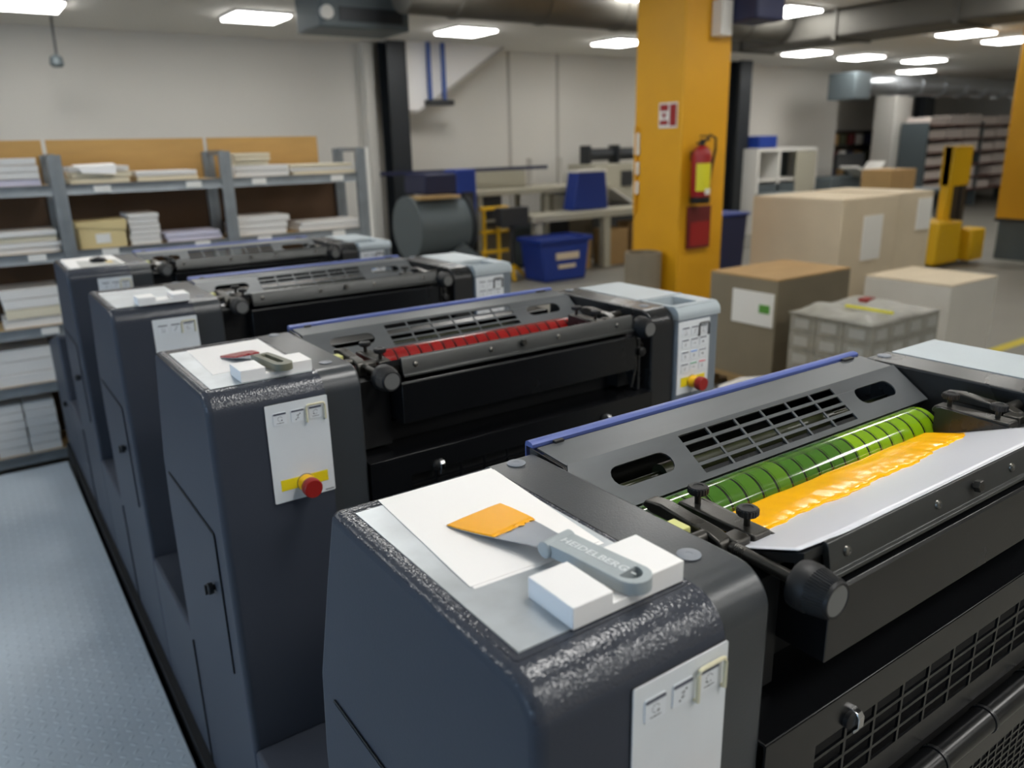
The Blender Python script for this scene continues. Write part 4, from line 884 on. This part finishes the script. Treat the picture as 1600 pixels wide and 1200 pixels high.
    R = empty('roll_machine', 8.9, 10.1, ZF, 'beige machine with dark rollers on top left of the yellow pillar', 'machine')
    obj('body', MB().box(8.35, 9.9, 9.8, 10.5, -.5, .12), 'machine_beige', parent=R, bevel=.02); obj('screen', MB().box(8.95, 9.2, 9.78, 9.8, -.25, .0), 'machine_dark', parent=R)
    obj('roll', MB().cyl((8.5, 10.2, .27), (9.85, 10.2, .27), .10, n=20), 'dark_steel', parent=R)
    for x in (8.46, 9.1, 9.75): obj('roll_bracket', MB().box(x, x+.04, 10.05, 10.3, .1, .42), 'dark_steel', parent=R)
    obj('out_tray', MB().prism([(8.3, -.25), (8.35, -.25), (8.8, -.48), (8.75, -.5)], 'y', 9.3, 9.8), 'label_white', parent=R)
    obj('support', MB().box(8.4, 9.85, 9.9, 10.4, ZF, -.5), 'machine_dark', parent=R)
    for i, (x, w, h, l) in enumerate(((6.95, .45, .5, 'brown box under the table next to the blue bin'), (7.75, .4, .55, 'tall brown box under the table right of its leg'), (8.25, .5, .62, 'brown box under the table beside the yellow pillar'))):
        b = empty('storage_box', x+w/2, 8.9, ZF, l, 'box', 'boxes under the table'); obj('box_body', MB().box(x, x+w, 8.75, 9.1, ZF, ZF+h-.02), 'kraft', parent=b, bevel=.006); obj('box_lid', MB().box(x-.005, x+w+.005, 8.745, 9.105, ZF+h-.06, ZF+h), 'kraft', parent=b)
    R = empty('bench_shade', 6.3, 9.8, ZF, 'dark block added as shade under the long workbench', 'machine')
    obj('shade_body', MB().box(5.95, 8.1, 9.5, 10.0, ZF, -.64), 'machine_dark', parent=R, bevel=.02)  # dark blocks added for the shadow below the bench
    for k in range(4): obj('shade_front', MB().box(5.98+.53*k, 6.47+.53*k, 9.485, 9.5, ZF+.05, -.68), ('kraft_dark', 'machine_grey', 'machine_dark', 'kraft_dark')[k], parent=R)
    R = empty('yellow_frame', 5.7, 8.9, ZF, 'yellow tubular stand right of the blue post', 'stand')
    for x in (5.62, 5.86):
        obj('post', MB().cyl((x, 8.95, ZF), (x, 8.95, -.36), .028, n=10), 'yellow_paint', parent=R)
    for z in (-.38, -.70, -.98): obj('cross_bar', MB().cyl((5.56, 8.95, z), (6.02, 8.95, z), .026, n=10), 'yellow_paint', parent=R)
    for i, (x, w, h, mm, l) in enumerate(((5.85, .4, .34, 'machine_dark', 'dark toolbox on the shelf of the long bench'), (7.2, .5, .30, 'machine_beige', 'beige case on the shelf of the long bench'))):
        obj('bench_case', MB().box(x, x+w, 9.42, 9.48, -.579, -.579+h).box(x, x+w, 9.48, 9.75, -.579, -.579+h), mm, bevel=.01, label=l, cat='case')
    # right of the pillar
    R = empty('white_cabinet', 13.2, 10.2, ZF, 'white cabinet with an open compartment behind the cream cartons', 'cabinet')
    obj('top', MB().box(12.6, 14.5, 9.9, 10.6, .22, .28), 'label_white', parent=R)
    for x in (12.6, 13.25, 14.44): obj('side_panel', MB().box(x, x+.06, 9.9, 10.6, ZF, .22), 'label_white', parent=R)
    obj('back_panel', MB().box(12.6, 14.5, 10.56, 10.6, ZF, .22), 'machine_grey', parent=R); obj('door', MB().box(13.8, 14.44, 9.88, 9.92, ZF+.05, .2), 'machine_beige', parent=R)
    obj('shelf', MB().box(12.66, 14.44, 9.92, 10.56, -.35, -.31), 'label_white', parent=R)
    obj('drawer_front', MB().box(12.66, 13.8, 9.9, 9.93, ZF+.05, -.40), 'machine_grey', parent=R)
    obj('blue_case', MB().box(12.75, 13.3, 10.0, 10.4, .281, .52), 'blue', bevel=.03, label='blue case standing on the white cabinet', cat='case')
    R = empty('collating_machine', 15.5, 9.9, ZF, 'grey machine with slanted white trays behind the cartons', 'machine')
    obj('body', MB().box(14.6, 16.6, 9.6, 10.4, ZF, -.35), 'machine_grey', parent=R, bevel=.03); obj('dark_screen', MB().box(15.2, 16.2, 9.9, 9.98, -.2, .12), 'machine_dark', parent=R)
    for a in (0, 1): obj('slant_tray', MB().prism([(15.0+a*.7, -.15-.2*a), (15.05+a*.7, -.12-.2*a), (15.7+a*.35, -.35+.3*a), (15.65+a*.35, -.38+.3*a)], 'y', 9.3, 9.7), 'label_white', parent=R)
    obj('grey_bin', MB().box(11.2, 12.0, 8.3, 8.8, ZF, -.45), 'machine_grey', bevel=.03, label='grey crate stack between the pillar and the cream cartons', cat='crate')
    R = empty('colour_shelf', 19.8, 12.5, ZF, 'open shelf with coloured tins on the far wall', 'shelf')
    for z in (-.65, -.2, .22, .58): obj('shelf_board', MB().box(18.6, 20.6, 12.3, 12.7, z, z+.04), 'machine_dark', parent=R)
    for x in (18.6, 20.55): obj('side_panel', MB().box(x, x+.05, 12.3, 12.7, ZF, .6), 'machine_dark', parent=R)
    obj('back_panel', MB().box(18.6, 20.6, 12.68, 12.72, ZF, .6), 'kraft_dark', parent=R)
    names = ['navy tin', 'red tin', 'brown tin', 'white tin', 'olive tin']; cm = ['navy', 'dark_red', 'kraft', 'label_white', 'inner_roller']
    pos = ['at the left end', 'second from the left', 'in the middle', 'second from the right', 'at the right end']
    for j, z in enumerate((-.61, -.16, .26)):
        for i in range(5):
            k = (i*2+j) % 5
            obj('paint_tin', MB().lathe([(.12, 0), (.12, .24), (.11, .25), (.11, .27)], (18.85+.37*i, 12.47, z), (0, 0, 1), 14), cm[k], label='%s %s of the %s shelf on the far wall' % (names[k], pos[i], ('lower', 'middle', 'upper')[j]), cat='tin', group='tins on the far shelf')
    obj('white_pillar', MB().box(19.0, 19.75, 10.95, 11.5, ZF, 1.9), 'wall', bevel=.02, label='white pillar left of the dark column at far right', cat='pillar')
    R = empty('paper_rack', 21.5, 10.6, ZF, 'wide rack with rows of pale paper at the right edge', 'rack')
    for j in range(6):
        z = -.95+.32*j; s = obj('rack_shelf', MB().box(19.3, 24.5, 10.2, 10.9, z, z+.04), 'rack_line', parent=R)
        for i in range(6):
            if (i+j) % 5 == 4 and j < 3: continue
            obj('paper_pile', MB().box(19.4+.84*i, 20.18+.84*i, 10.25, 10.85, z+.041, z+.041+.18+.03*((i*7+j*3) % 3)), 'rack_white', parent=s)
    for x in (19.25, 21.9, 24.5): obj('rack_post', MB().box(x, x+.06, 10.2, 10.9, ZF, .75), 'machine_grey', parent=R)
back_machines()
